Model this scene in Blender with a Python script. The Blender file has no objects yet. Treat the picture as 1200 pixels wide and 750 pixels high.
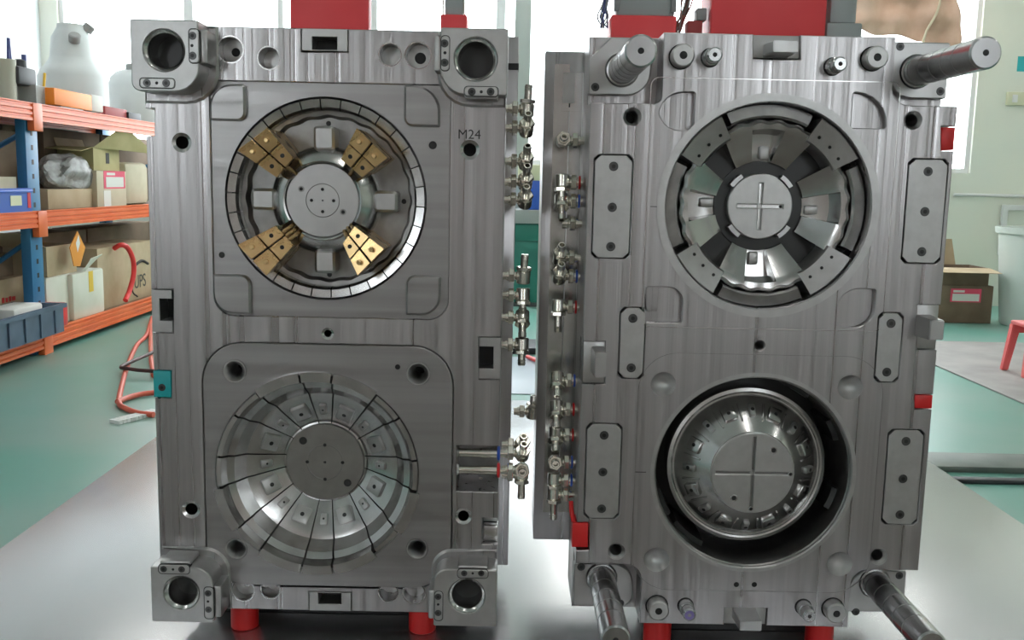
import bpy, bmesh, math, random
from mathutils import Vector, Matrix
random.seed(7)
PI = math.pi
S = bpy.context.scene
COL = S.collection

# ------------------------------------------------------------------ camera
FPX = 1130.0                                   # focal length in pixels of the 1200x750 frame
CAM = Vector((0.0, -1.4, 1.3))                 # metres, floor at z = 0
YC = Vector((0.0, (375 - 213) / FPX, 1.0)).normalized()            # world +Y in camera (right, up, forward)
ZC = -Vector(((435 - 600) / FPX, -(8240 - 375) / FPX, 1.0))
ZC = (ZC - YC * ZC.dot(YC)).normalized()
XC = ZC.cross(YC)
if XC.x < 0: XC = -XC
RIGHT = Vector((XC.x, YC.x, ZC.x)); UP = Vector((XC.y, YC.y, ZC.y)); FWD = Vector((XC.z, YC.z, ZC.z))
cam_d = bpy.data.cameras.new('camera'); cam = bpy.data.objects.new('camera', cam_d); COL.objects.link(cam)
cam_d.sensor_fit = 'HORIZONTAL'; cam_d.sensor_width = 36.0; cam_d.lens = FPX / 1200 * 36.0
cam_d.clip_start = 0.02; cam_d.clip_end = 200
cam.matrix_world = Matrix(((RIGHT.x, UP.x, -FWD.x, CAM.x), (RIGHT.y, UP.y, -FWD.y, CAM.y), (RIGHT.z, UP.z, -FWD.z, CAM.z), (0, 0, 0, 1)))
S.camera = cam

# ------------------------------------------------------------------ sky, exposure
world = bpy.data.worlds.new('overcast_sky'); S.world = world; world.use_nodes = True
bg = world.node_tree.nodes['Background']
bg.inputs[0].default_value = (0.93, 0.97, 1.0, 1); bg.inputs[1].default_value = 7.0
S.view_settings.view_transform = 'Standard'; S.view_settings.look = 'None'
S.view_settings.exposure = 0.12; S.view_settings.gamma = 1.0; S.view_settings.use_curve_mapping = False
LAMP = 40.0                                     # emission of the added lamp tubes

# ------------------------------------------------------------------ measuring helpers
def ray(px, py):
    return RIGHT * ((px - 600) / FPX) + UP * ((375 - py) / FPX) + FWD
def onY(px, py, Y):                            # point of the vertical plane Y
    r = ray(px, py); t = (Y - CAM.y) / r.y; return CAM + r * t
def onX(px, py, X):
    r = ray(px, py); t = (X - CAM.x) / r.x; return CAM + r * t
def onZ(px, py, Z=0.0):
    r = ray(px, py); t = (Z - CAM.z) / r.z; return CAM + r * t
def xz(px, py, Y):
    p = onY(px, py, Y); return (p.x, p.z)

# ------------------------------------------------------------------ materials
def mat(name, col, rough=0.5, metal=0.0, noise=None, bump=0.0, spec=None, alt=None, coords='Object', detail=4, rvar=0.0, emit=0.0, trans=0.0, sub=None, thresh=None, bdist=0.001):
    m = bpy.data.materials.new(name); m.use_nodes = True
    nt = m.node_tree; b = nt.nodes['Principled BSDF']
    b.inputs['Base Color'].default_value = (*col, 1); b.inputs['Roughness'].default_value = rough; b.inputs['Metallic'].default_value = metal
    if spec is not None: b.inputs['Specular IOR Level'].default_value = spec
    if emit: b.inputs['Emission Color'].default_value = (*col, 1); b.inputs['Emission Strength'].default_value = emit
    if trans: b.inputs['Transmission Weight'].default_value = trans
    if noise:
        tc = nt.nodes.new('ShaderNodeTexCoord'); mp = nt.nodes.new('ShaderNodeMapping'); nz = nt.nodes.new('ShaderNodeTexNoise')
        nz.inputs['Scale'].default_value = 1.0; nz.inputs['Detail'].default_value = detail
        mp.inputs['Scale'].default_value = noise
        nt.links.new(tc.outputs[coords], mp.inputs['Vector']); nt.links.new(mp.outputs[0], nz.inputs['Vector'])
        if alt:
            r = nt.nodes.new('ShaderNodeValToRGB'); lo, hi = thresh or (0.35, 0.65)
            r.color_ramp.elements[0].position = lo; r.color_ramp.elements[0].color = (*col, 1)
            r.color_ramp.elements[1].position = hi; r.color_ramp.elements[1].color = (*alt, 1)
            nt.links.new(nz.outputs['Fac'], r.inputs[0]); nt.links.new(r.outputs[0], b.inputs['Base Color'])
        if rvar:
            mr = nt.nodes.new('ShaderNodeMapRange')
            mr.inputs['From Min'].default_value = 0.3; mr.inputs['From Max'].default_value = 0.7
            mr.inputs['To Min'].default_value = max(0.03, rough - rvar); mr.inputs['To Max'].default_value = rough + rvar
            nt.links.new(nz.outputs['Fac'], mr.inputs['Value']); nt.links.new(mr.outputs[0], b.inputs['Roughness'])
        if bump:
            bp = nt.nodes.new('ShaderNodeBump'); bp.inputs['Strength'].default_value = bump; bp.inputs['Distance'].default_value = bdist
            nt.links.new(nz.outputs['Fac'], bp.inputs['Height']); nt.links.new(bp.outputs[0], b.inputs['Normal'])
    return m

M = {}
ST = (0.46, 0.455, 0.455)
M['face'] = mat('machined_steel_vertical', (0.40, 0.385, 0.39), 0.34, 1, (80, 80, .30), 0.55, alt=(0.49, 0.472, 0.476), rvar=0.10, thresh=(0.3, 0.7), bdist=0.0022, detail=3)
M['face_h'] = mat('machined_steel_horizontal', (0.36, 0.35, 0.35), 0.36, 1, (1.2, 60, 90), 0.16, alt=(0.41, 0.40, 0.40), rvar=0.07, detail=2)
M['steel'] = mat('ground_steel', ST, 0.36, 1, (25, 25, 25), 0.0, alt=(0.52, 0.515, 0.51), rvar=0.06)
M['polish'] = mat('polished_steel', (0.52, 0.515, 0.51), 0.20, 1, (30, 30, 30), 0.0, alt=(0.60, 0.595, 0.59), rvar=0.05)
M['satin'] = mat('satin_steel', (0.48, 0.475, 0.47), 0.40, 1, (60, 60, 60), 0.0, alt=(0.53, 0.525, 0.52))
M['dull'] = mat('dull_dark_steel', (0.26, 0.255, 0.25), 0.38, 1, (40, 40, 40), 0.0, alt=(0.33, 0.32, 0.31))
M['blacksteel'] = mat('near_black_steel', (0.05, 0.05, 0.05), 0.4, 0.6)  # near-black paints the dark of deep bores, grooves and cavity floors
M['pin'] = mat('hardened_pin_steel', (0.47, 0.47, 0.475), 0.27, 1)
M['discsteel'] = mat('matt_tool_steel', (0.30, 0.29, 0.275), 0.40, 1, (40, 40, 40), 0, alt=(0.34, 0.33, 0.315))
M['void'] = mat('black_gap_shade', (0.012, 0.012, 0.012), 0.5, 0.0)  # flat black stands in for the shade inside holes, slots and joints
M['brass'] = mat('brushed_brass', (0.66, 0.44, 0.20), 0.28, 1, (30, 30, 30), 0.0, alt=(0.76, 0.54, 0.28), rvar=0.06)
M['nickel'] = mat('nickel_plated_brass', (0.80, 0.77, 0.68), 0.20, 1, (60, 60, 60), 0, alt=(0.88, 0.86, 0.79))
M['red'] = mat('red_paint', (0.86, 0.06, 0.07), 0.45, 0, (8, 8, 8), 0, alt=(0.90, 0.075, 0.085))
M['redplastic'] = mat('red_plastic', (0.70, 0.02, 0.02), 0.35)
M['blueplastic'] = mat('blue_plastic', (0.03, 0.10, 0.55), 0.35)
M['cyan'] = mat('cyan_plastic', (0.02, 0.42, 0.45), 0.4)
M['ptfe'] = mat('white_tape', (0.8, 0.8, 0.78), 0.6)
M['tabletop'] = mat('ground_steel_plate', (0.53, 0.53, 0.54), 0.25, 0.85, (3, 3, 3), 0.0, alt=(0.56, 0.56, 0.57), rvar=0.015)
M['tableleg'] = mat('grey_painted_steel', (0.12, 0.13, 0.13), 0.5)
M['floor'] = mat('green_epoxy_floor', (0.15, 0.36, 0.30), 0.34, 0, (0.9, 0.9, 1), 0.0, alt=(0.27, 0.38, 0.34), thresh=(0.38, 0.72), detail=5)
M['wall'] = mat('pale_wall_paint', (0.74, 0.77, 0.70), 0.7, 0, (0.9, 0.9, 0.9), 0.0, alt=(0.80, 0.80, 0.70), detail=6)
M['wallcool'] = mat('cool_white_paint', (0.72, 0.77, 0.79), 0.7, 0, (0.6, 0.6, 0.6), 0.0, alt=(0.76, 0.80, 0.82))
M['walltint'] = mat('reflection_tint_wall', (0.74, 0.62, 0.60), 0.7, 0, (0.6, 0.6, 0.6), 0.0, alt=(0.78, 0.66, 0.63))  # pinkish tint added on the unseen rear wall to warm the steel's reflections
M['ceiling'] = mat('ceiling_paint', (0.7, 0.7, 0.68), 0.8)
M['frame'] = mat('white_window_frame', (0.72, 0.72, 0.72), 0.4)
M['pillar'] = mat('grey_green_steel_column', (0.42, 0.46, 0.44), 0.5)
M['orange'] = mat('orange_rack_paint', (0.80, 0.13, 0.025), 0.38, 0, (3, 3, 3), 0, alt=(0.86, 0.18, 0.05))
M['blue'] = mat('blue_rack_paint', (0.025, 0.16, 0.36), 0.4, 0, (3, 3, 3), 0, alt=(0.04, 0.20, 0.38))
M['bluebin'] = mat('blue_bin_plastic', (0.03, 0.11, 0.50), 0.35)
M['crate'] = mat('slate_blue_crate_plastic', (0.075, 0.11, 0.17), 0.45, 0, (6, 6, 6), 0, alt=(0.11, 0.15, 0.22))
M['card'] = mat('cardboard', (0.45, 0.34, 0.21), 0.8, 0, (5, 5, 5), 0, alt=(0.53, 0.41, 0.27))
M['cardlight'] = mat('light_cardboard', (0.58, 0.50, 0.36), 0.8, 0, (5, 5, 5), 0, alt=(0.64, 0.56, 0.42))
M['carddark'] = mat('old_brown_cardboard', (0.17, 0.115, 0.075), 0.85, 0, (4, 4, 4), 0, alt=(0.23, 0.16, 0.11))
M['olive'] = mat('yellowed_cardboard', (0.42, 0.36, 0.17), 0.8, 0, (5, 5, 5), 0, alt=(0.50, 0.43, 0.22))
M['paper'] = mat('white_paper', (0.75, 0.74, 0.70), 0.7)
M['whitecard'] = mat('whitish_carton', (0.66, 0.66, 0.55), 0.75, 0, (4, 4, 4), 0, alt=(0.74, 0.73, 0.64))
M['pinklabel'] = mat('red_pink_label', (0.75, 0.07, 0.14), 0.6)
M['ink'] = mat('dark_ink', (0.05, 0.045, 0.04), 0.7)
M['yellowtape'] = mat('yellow_tape', (0.75, 0.50, 0.05), 0.5)
M['orangepaper'] = mat('orange_paper', (0.80, 0.30, 0.03), 0.6)
M['orangebox'] = mat('orange_printed_carton', (0.95, 0.28, 0.02), 0.5)
M['tank'] = mat('translucent_white_plastic', (0.60, 0.63, 0.63), 0.45, 0, (2, 2, 2), 0, alt=(0.66, 0.69, 0.69))
M['tub'] = mat('pale_plastic_tub', (0.66, 0.70, 0.66), 0.45)
M['black'] = mat('black_plastic', (0.03, 0.03, 0.035), 0.5)
M['greybox'] = mat('grey_plastic', (0.35, 0.36, 0.35), 0.5)
M['beige'] = mat('beige_plastic', (0.48, 0.47, 0.38), 0.5)
M['book'] = mat('dark_red_cover', (0.35, 0.05, 0.05), 0.6)
M['hose'] = mat('orange_red_hose', (0.72, 0.13, 0.08), 0.4)
M['redhose'] = mat('bright_red_hose', (0.85, 0.05, 0.05), 0.35)
M['dkhose'] = mat('dark_hose', (0.10, 0.05, 0.05), 0.5)
M['film'] = mat('crumpled_clear_film', (0.20, 0.19, 0.18), 0.45, 0, (14, 14, 14), 0.6, alt=(0.42, 0.41, 0.41))
M['stool'] = mat('coral_red_plastic', (0.85, 0.16, 0.16), 0.4)
M['mat'] = mat('dusty_brown_floor_plate', (0.27, 0.25, 0.24), 0.6, 0, (3, 3, 3), 0, alt=(0.36, 0.33, 0.32), detail=8)
M['flooradded'] = mat('added_brown_floor_plate', (0.19, 0.17, 0.15), 0.55, 0, (3, 3, 3), 0, alt=(0.26, 0.235, 0.21), detail=8)
M['floorbar'] = mat('weathered_steel_bar', (0.13, 0.15, 0.14), 0.5, 0.3, (5, 5, 5), 0, alt=(0.19, 0.21, 0.19))
M['cabinet'] = mat('green_cabinet_paint', (0.02, 0.17, 0.13), 0.45)
M['cream'] = mat('cream_box', (0.68, 0.66, 0.45), 0.6)
M['sheet'] = mat('pale_blue_floor_glare', (0.42, 0.48, 0.55), 0.35)
M['tarp'] = mat('tan_cloth', (0.55, 0.36, 0.26), 0.8, 0, (6, 6, 6), 0.2, alt=(0.62, 0.43, 0.33))
M['conn'] = mat('grey_connector_housing', (0.38, 0.42, 0.42), 0.45, 0.2)
M['wirebrown'] = mat('brown_wire', (0.30, 0.13, 0.10), 0.5)
M['wireblue'] = mat('blue_wire', (0.08, 0.10, 0.28), 0.5)
M['wiregrey'] = mat('grey_wire', (0.30, 0.30, 0.30), 0.5)
M['concrete'] = mat('socket_plastic', (0.62, 0.62, 0.45), 0.5)
M['purple'] = mat('tempered_violet_steel', (0.24, 0.20, 0.42), 0.3, 1)
M['tube'] = mat('added_lamp_tube', (1.0, 0.98, 0.95), 0.5, emit=LAMP)
M['screw'] = mat('dark_socket_screw', (0.10, 0.10, 0.10), 0.35, 0.9)
gl = bpy.data.materials.new('window_glass'); gl.use_nodes = True
gnt = gl.node_tree; gnt.nodes.clear()
g_o = gnt.nodes.new('ShaderNodeOutputMaterial'); g_t = gnt.nodes.new('ShaderNodeBsdfTransparent'); g_g = gnt.nodes.new('ShaderNodeBsdfGlossy'); g_m = gnt.nodes.new('ShaderNodeMixShader')
g_t.inputs[0].default_value = (0.95, 0.97, 0.97, 1); g_g.inputs['Roughness'].default_value = 0.05; g_m.inputs[0].default_value = 0.05
gnt.links.new(g_t.outputs[0], g_m.inputs[1]); gnt.links.new(g_g.outputs[0], g_m.inputs[2]); gnt.links.new(g_m.outputs[0], g_o.inputs[0])
M['glass'] = gl

# ------------------------------------------------------------------ object helpers
WP = {}                                        # world position of every object's origin
def place(o, origin, parent):
    origin = Vector(origin); WP[o.name] = origin
    if parent is not None:
        o.parent = parent; o.location = origin - WP[parent.name]
    else:
        o.location = origin
def tag(o, label=None, cat=None, group=None, kind=None):
    if label: o['label'] = label
    if cat: o['category'] = cat
    if group: o['group'] = group
    if kind: o['kind'] = kind
    return o
def thing(name, loc, label, cat, group=None):
    o = bpy.data.objects.new(name, None); COL.objects.link(o); o.empty_display_size = 0.05
    place(o, loc, None); return tag(o, label, cat, group)
def finish(name, bm, m, parent=None, origin=None, smooth=35, recalc=True):
    if recalc: bmesh.ops.recalc_face_normals(bm, faces=bm.faces[:])
    if origin is None:
        lo = Vector((1e9,) * 3); hi = -lo
        for v in bm.verts:
            for k in range(3):
                lo[k] = min(lo[k], v.co[k]); hi[k] = max(hi[k], v.co[k])
        origin = (lo + hi) / 2
    origin = Vector(origin)
    bmesh.ops.translate(bm, verts=bm.verts[:], vec=-origin)
    me = bpy.data.meshes.new(name); bm.to_mesh(me); bm.free()
    if isinstance(m, (list, tuple)):
        for k in m: me.materials.append(M[k])
    else: me.materials.append(M[m])
    if smooth:
        me.polygons.foreach_set('use_smooth', [True] * len(me.polygons)); me.set_sharp_from_angle(angle=math.radians(smooth))
    o = bpy.data.objects.new(name, me); COL.objects.link(o); place(o, origin, parent)
    return o
def copy_tree(o, parent=None):
    c = o.copy(); COL.objects.link(c); c.parent = parent; WP[c.name] = WP[o.name].copy()
    for ch in list(o.children): copy_tree(ch, c)
    return c
def bm_box(bm, x0, x1, y0, y1, z0, z1, bev=0.0, seg=2):
    r = bmesh.ops.create_cube(bm, size=1.0)
    vs = r['verts']
    for v in vs:
        v.co = Vector((x0 + (v.co.x + .5) * (x1 - x0), y0 + (v.co.y + .5) * (y1 - y0), z0 + (v.co.z + .5) * (z1 - z0)))
    if bev:
        es = list({e for v in vs for e in v.link_edges})
        bmesh.ops.bevel(bm, geom=es, offset=bev, segments=seg, affect='EDGES', profile=0.5)
def box(name, x0, x1, y0, y1, z0, z1, m, parent=None, bev=0.0, origin=None, seg=2):
    if x0 > x1: x0, x1 = x1, x0
    if z0 > z1: z0, z1 = z1, z0
    bm = bmesh.new(); bm_box(bm, x0, x1, y0, y1, z0, z1, bev, seg)
    return finish(name, bm, m, parent, origin)
def base_box(name, x0, x1, y0, y1, z0, z1, m, bev=0.0):
    return box(name, x0, x1, y0, y1, z0, z1, m, None, bev, origin=((x0 + x1) / 2, (y0 + y1) / 2, z0))
def bm_lathe(bm, p0, axis, prof, n=24, closed=False, cap=True):
    """prof = [(t, r)]: rings at distance t along axis from p0"""
    p0 = Vector(p0); ax = Vector(axis).normalized()
    u = ax.orthogonal().normalized(); w = ax.cross(u)
    rings = []
    for t, r in prof:
        if r < 1e-6: rings.append([bm.verts.new(p0 + ax * t)])
        else: rings.append([bm.verts.new(p0 + ax * t + (u * math.cos(2 * PI * k / n) + w * math.sin(2 * PI * k / n)) * r) for k in range(n)])
    pairs = list(zip(rings, rings[1:]))
    if closed: pairs.append((rings[-1], rings[0]))
    for a, b in pairs:
        for k in range(n):
            k2 = (k + 1) % n
            if len(a) == 1 and len(b) == 1: continue
            if len(a) == 1: bm.faces.new((a[0], b[k], b[k2]))
            elif len(b) == 1: bm.faces.new((a[k], b[0], a[k2]))
            else: bm.faces.new((a[k], b[k], b[k2], a[k2]))
    if cap and not closed:
        if len(rings[0]) > 1: bm.faces.new(rings[0])
        if len(rings[-1]) > 1: bm.faces.new(rings[-1])
def lathe(name, p0, axis, prof, m, parent=None, n=24, closed=False, origin=None, cap=True):
    bm = bmesh.new(); bm_lathe(bm, p0, axis, prof, n, closed, cap); return finish(name, bm, m, parent, origin)
def circ(c, r, n=32):
    return [(c[0] + r * math.cos(2 * PI * k / n), c[1] + r * math.sin(2 * PI * k / n)) for k in range(n)]
def rrect(x0, x1, z0, z1, r, n=6):
    """r = one radius or (bl, br, tr, tl); a negative radius is a straight chamfer"""
    if x0 > x1: x0, x1 = x1, x0
    if z0 > z1: z0, z1 = z1, z0
    if not isinstance(r, (tuple, list)): r = (r,) * 4
    out = []
    for (cx, cz, sx, sz, a0), rr in zip(((x0, z0, 1, 1, PI), (x1, z0, -1, 1, 1.5 * PI), (x1, z1, -1, -1, 0), (x0, z1, 1, -1, .5 * PI)), r):
        if abs(rr) < 1e-6: out.append((cx, cz)); continue
        ox, oz = cx + sx * abs(rr), cz + sz * abs(rr)
        for k in ((0, n) if rr < 0 else range(n + 1)):
            a = a0 + k / n * PI / 2; out.append((ox + abs(rr) * math.cos(a), oz + abs(rr) * math.sin(a)))
    return out
def area(p): return sum(a[0] * b[1] - b[0] * a[1] for a, b in zip(p, p[1:] + p[:1]))
def plate(name, outer, holes, y0, y1, m, parent=None, bev=0.0008, origin=None, smooth=40):
    """a plate lying in the XZ plane, front face at y0, back at y1, with holes and bevelled rims"""
    bm = bmesh.new()
    if area(outer) < 0: outer = outer[::-1]
    def loop(p, y): 
        return [bm.verts.new((q[0], y, q[1])) for q in p]
    def inset(p, d):
        n = len(p); out = []
        for k in range(n):
            a, b, c = Vector(p[k - 1]), Vector(p[k]), Vector(p[(k + 1) % n])
            e1 = (b - a); e2 = (c - b)
            if e1.length < 1e-9: e1 = e2
            if e2.length < 1e-9: e2 = e1
            e1.normalize(); e2.normalize()
            n1 = Vector((-e1.y, e1.x)); n2 = Vector((-e2.y, e2.x)); s = n1 + n2
            den = 1 + n1.dot(n2)
            out.append(tuple(b + s * (d / max(den, 0.3))))
        return out
    def ed(vs): return [bm.edges.get((vs[k], vs[(k + 1) % len(vs)])) or bm.edges.new((vs[k], vs[(k + 1) % len(vs)])) for k in range(len(vs))]
    fe, be = [], []
    for idx, p in enumerate([outer] + holes):
        if idx and area(p) > 0: p = p[::-1]
        if bev:
            q = inset(p, bev)
            l0 = loop(q, y0); l1 = loop(p, y0 + bev); rings = [l0, l1, loop(p, y1)]
        else:
            rings = [loop(p, y0), loop(p, y1)]
        for a, b in zip(rings, rings[1:]):
            for k in range(len(p)):
                k2 = (k + 1) % len(p); bm.faces.new((a[k], a[k2], b[k2], b[k]))
        fe += ed(rings[0]); be += ed(rings[-1])
    bmesh.ops.triangle_fill(bm, edges=fe, use_beauty=True)
    bmesh.ops.triangle_fill(bm, edges=be, use_beauty=True)
    return finish(name, bm, m, parent, origin, smooth)
def bm_sector(bm, c, Y0, prof, a0, a1, n):
    """revolve the closed profile [(r, e)] about the axis through c along Y; e points to the viewer side of plane Y0"""
    full = abs(a1 - a0 - 2 * PI) < 1e-6
    rings = []
    for k in range(n if full else n + 1):
        a = a0 + (a1 - a0) * k / n
        rings.append([bm.verts.new((c[0] + r * math.cos(a), Y0 - e, c[1] + r * math.sin(a))) for r, e in prof])
    P = len(prof)
    for k in range(n):
        A, B = rings[k], rings[(k + 1) % len(rings)]
        for j in range(P):
            j2 = (j + 1) % P; bm.faces.new((A[j], A[j2], B[j2], B[j]))
    if not full: bm.faces.new(rings[0]); bm.faces.new(rings[-1][::-1])
def sector(name, c, Y0, prof, a0, a1, n, m, parent=None, origin=None, smooth=30):
    bm = bmesh.new(); bm_sector(bm, c, Y0, prof, a0, a1, n)
    return finish(name, bm, m, parent, origin or (c[0], Y0, c[1]), smooth)
def disc(name, c, Y, r, th, m, parent, n=32, bev=0.0006):
    """a disc facing the camera side, front at Y"""
    return lathe(name, (c[0], Y, c[1]), (0, 1, 0), [(0, r - bev), (bev, r), (th, r)], m, parent, n)
def sweep_bm(bm, pts, r, n=8, smooth=True, sub=6):
    pts = [Vector(p) for p in pts]
    if smooth and len(pts) > 2:
        q = []
        P = [pts[0] * 2 - pts[1]] + pts + [pts[-1] * 2 - pts[-2]]
        for i in range(1, len(P) - 2):
            for k in range(sub):
                t = k / sub; a, b, c, d = P[i - 1:i + 3]
                q.append(0.5 * ((2 * b) + (c - a) * t + (2 * a - 5 * b + 4 * c - d) * t * t + (3 * b - a - 3 * c + d) * t ** 3))
        q.append(pts[-1]); pts = q
    tn = [(pts[min(i + 1, len(pts) - 1)] - pts[max(i - 1, 0)]).normalized() for i in range(len(pts))]
    u = tn[0].orthogonal().normalized(); rings = []
    for p, t in zip(pts, tn):
        u = (u - t * u.dot(t)).normalized(); w = t.cross(u)
        rings.append([bm.verts.new(p + (u * math.cos(2 * PI * k / n) + w * math.sin(2 * PI * k / n)) * r) for k in range(n)])
    for a, b in zip(rings, rings[1:]):
        for k in range(n): bm.faces.new((a[k], a[(k + 1) % n], b[(k + 1) % n], b[k]))
    bm.faces.new(rings[0]); bm.faces.new(rings[-1])
def tube(name, pts, r, m, parent=None, n=8, smooth=True, origin=None):
    bm = bmesh.new(); sweep_bm(bm, pts, r, n, smooth); return finish(name, bm, m, parent, origin, 60)
def text(name, body, size, loc, rot, m, parent=None, depth=0.0006, align='CENTER'):
    cu = bpy.data.curves.new(name, 'FONT'); cu.body = body; cu.size = size; cu.extrude = depth; cu.align_x = align; cu.align_y = 'CENTER'
    t = bpy.data.objects.new(name, cu); COL.objects.link(t); bpy.context.view_layer.update()
    me = bpy.data.meshes.new_from_object(t.evaluated_get(bpy.context.evaluated_depsgraph_get()))
    COL.objects.unlink(t); bpy.data.objects.remove(t)
    me.materials.clear(); me.materials.append(M[m])
    o = bpy.data.objects.new(name, me); COL.objects.link(o); place(o, loc, parent); o.rotation_euler = rot
    return o
def structure(o): o['kind'] = 'structure'; return o
def hexa(name, p, axis, r, h, m, parent=None):
    return lathe(name, p, axis, [(0, r * .92), (h * .12, r), (h * .88, r), (h, r * .92)], m, parent, 6)
def socket_screw(c, Y, r, parent):
    """a socket head cap screw seen from the front, head just proud of plane Y"""
    bm = bmesh.new()
    bm_lathe(bm, (c[0], Y - 0.0006, c[1]), (0, 1, 0), [(0.0, r * .5), (0, r * .9), (0.0008, r), (0.006, r)], 16)
    o = finish('socket_screw', bm, 'screw', parent)
    h = lathe('hex_socket', (c[0], Y - 0.0008, c[1]), (0, 1, 0), [(0, r * .48), (0.0016, r * .48)], 'void', o, 6)
    return o

# ================================================================== THE SETTING
XL, XR, YB, YF, ZH = -5.25, 6.6, 9.6, -6.5, 4.2
structure(base_box('floor', XL - .2, XR + .2, YF - .2, YB + .2, -0.1, 0.0, 'floor'))
structure(base_box('ceiling', XL - .2, XR + .2, YF - .2, YB + .2, ZH, ZH + .1, 'ceiling'))
structure(base_box('wall_left', XL - .2, XL, YF - .2, YB + .2, 0.0, ZH, 'wallcool'))
structure(base_box('wall_right', XR, XR + .2, YF - .2, YB + .2, 0.0, ZH, 'wall'))
WX0, WX1, WZ0, WZ1 = -5.05, 5.16, 1.50, 3.75
added_rear_win = [(-3.6, -2.4), (1.9, 3.0)]  # unseen windows added behind the camera to brighten the steel faces
structure(plate('wall_back', [(XL, 0), (XR, 0), (XR, ZH), (XL, ZH)], [rrect(WX0, WX1, WZ0, WZ1, 0)], YB, YB + .2, 'wall', bev=0))
structure(plate('wall_rear', [(XL, 0), (XR, 0), (XR, ZH), (XL, ZH)], [rrect(a, b, 1.4, 3.4, 0) for a, b in added_rear_win], YF - .2, YF, 'walltint', bev=0))
def window(n, x0, x1, z0, z1, y, bar=None):
    f = structure(plate('window_%d' % n, rrect(x0, x1, z0, z1, 0), [rrect(x0 + .05, x1 - .05, z0 + .05, z1 - .05, 0)] if bar is None else
              [rrect(x0 + .05, bar - .03, z0 + .05, z1 - .05, 0), rrect(bar + .03, x1 - .05, z0 + .05, z1 - .05, 0)], y + .04, y + .12, 'frame', bev=0))
    for a, b in ([(x0 + .05, x1 - .05)] if bar is None else [(x0 + .05, bar - .03), (bar + .03, x1 - .05)]):
        box('pane', a, b, y + .075, y + .082, z0 + .05, z1 - .05, 'glass', f)
    return f
mull = [WX0, -3.62, -1.58, -0.16, 1.55, 3.35, WX1]
for k in range(6):
    window(k + 1, mull[k], mull[k + 1], WZ0, WZ1, YB, bar=(mull[k] + mull[k + 1]) / 2 if k in (1,) else None)
for k, (a, b) in enumerate(added_rear_win):
    window(7 + k, a, b, 1.4, 3.4, YF - .2, bar=(a + b) / 2)
# steel column standing before the back wall
c0 = onY(603, 50, YB - .45); c1 = onY(622, 50, YB - .45)
structure(base_box('trim_1', c0.x, c1.x, YB - .45, YB - .27, 0, ZH, 'pillar', 0.01))
# conduit along the back wall on the right
tube('trim_2', [onY(1118, 228, YB - .02), onY(1210, 230, YB - .02)], 0.018, 'frame', n=8)
structure(bpy.data.objects['trim_2'])
# unseen lamps added under the ceiling to light room and steel edges
for j, y in enumerate((-1.0, 1.4, 3.7, 6.0, 8.3)):
    for i, x in enumerate((-3.0, 0.6, 4.2)):
        t = thing('added_ceiling_lamp', (x, y, ZH), 'unseen added batten lamp with a bare tube under the ceiling', 'lamp', 'added unseen lamps under the ceiling')
        box('housing', x - .06, x + .06, y - .65, y + .65, ZH - .06, ZH, 'frame', t, .004)
        lathe('tube', (x, y - .6, ZH - .085), (0, 1, 0), [(0, .018), (1.2, .018)], 'tube', t, 12)

# ================================================================== STEEL TABLE
TZ = 0.58
tl = onZ(185, 510, TZ); tr = onZ(1090, 541, TZ); tb = onZ(615, 469, TZ)
TX0, TX1, TY0, TY1 = tl.x, tr.x, -0.24, tb.y
t = thing('work_table', ((TX0 + TX1) / 2, (TY0 + TY1) / 2, 0), 'large bare steel plate table carrying both mould halves', 'table')
box('table_top', TX0, TX1, TY0, TY1, TZ - .03, TZ, 'tabletop', t, .002)
box('apron', TX0 + .08, TX1 - .08, TY0 + .08, TY1 - .08, TZ - .13, TZ - .031, 'tableleg', t)
for x in (TX0 + .1, TX1 - .2):
    for y in (TY0 + .1, TY1 - .2):
        box('leg', x, x + .1, y, y + .1, 0, TZ - .131, 'tableleg', t, .004)

# ================================================================== LEFT MOULD HALF
YL = 0.024
X0, X1, ZB, ZT = -0.5324, -0.0112, 1.3 - 0.668, 1.3 + 0.211
def L(px, py, d=0.0): return xz(px, py, YL - d)
def Lp(pts, d=0.0): return [L(x, y, d) for x, y in pts]
def sL(d=0.0): return (L(601, 400, d)[0] - L(600, 400, d)[0])
s0 = sL()
ML = thing('mould_half', ((X0 + X1) / 2, YL + .15, TZ), 'steel mould half with four brass wedge slides and corner bushing blocks', 'mould', 'opened halves of one mould')

# --- pockets and holes of the front plate
up = rrect(L(245, 97)[0], L(528, 97)[0], L(380, 97)[1], L(380, 372)[1], (0.03, 0.03, 0.012, 0.012))
lowr = rrect(L(238, 500)[0], L(531, 500)[0], L(380, 403)[1], L(380, 688)[1], 0.062, 10)
tops = [((270, 58), 14), ((315, 68), 12), ((457, 64), 12), ((490, 65), 14)]
bots = [((285, 692), 13), ((317, 691), 11), ((455, 694), 11), ((485, 695), 13)]
holes = [circ(L(*c), r * s0, 28) for c, r in tops + bots]
bolt = [((213, 167), 10), ((550.5, 175.5), 10), ((224, 597), 10), ((543, 605), 9), ((384, 391), 6)]
holes += [circ(L(*c), r * s0, 24) for c, r in bolt]
slots = {'top': (353, 408, 32, 61, (366, 395, 43, 60)), 'left': (176, 203, 339, 390, (187, 203, 350, 376)),
         'right': (561, 588, 395, 445, (561, 578, 406, 432)), 'bottom': (362, 412, 693, 718, (373, 400, 694, 708))}
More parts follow.
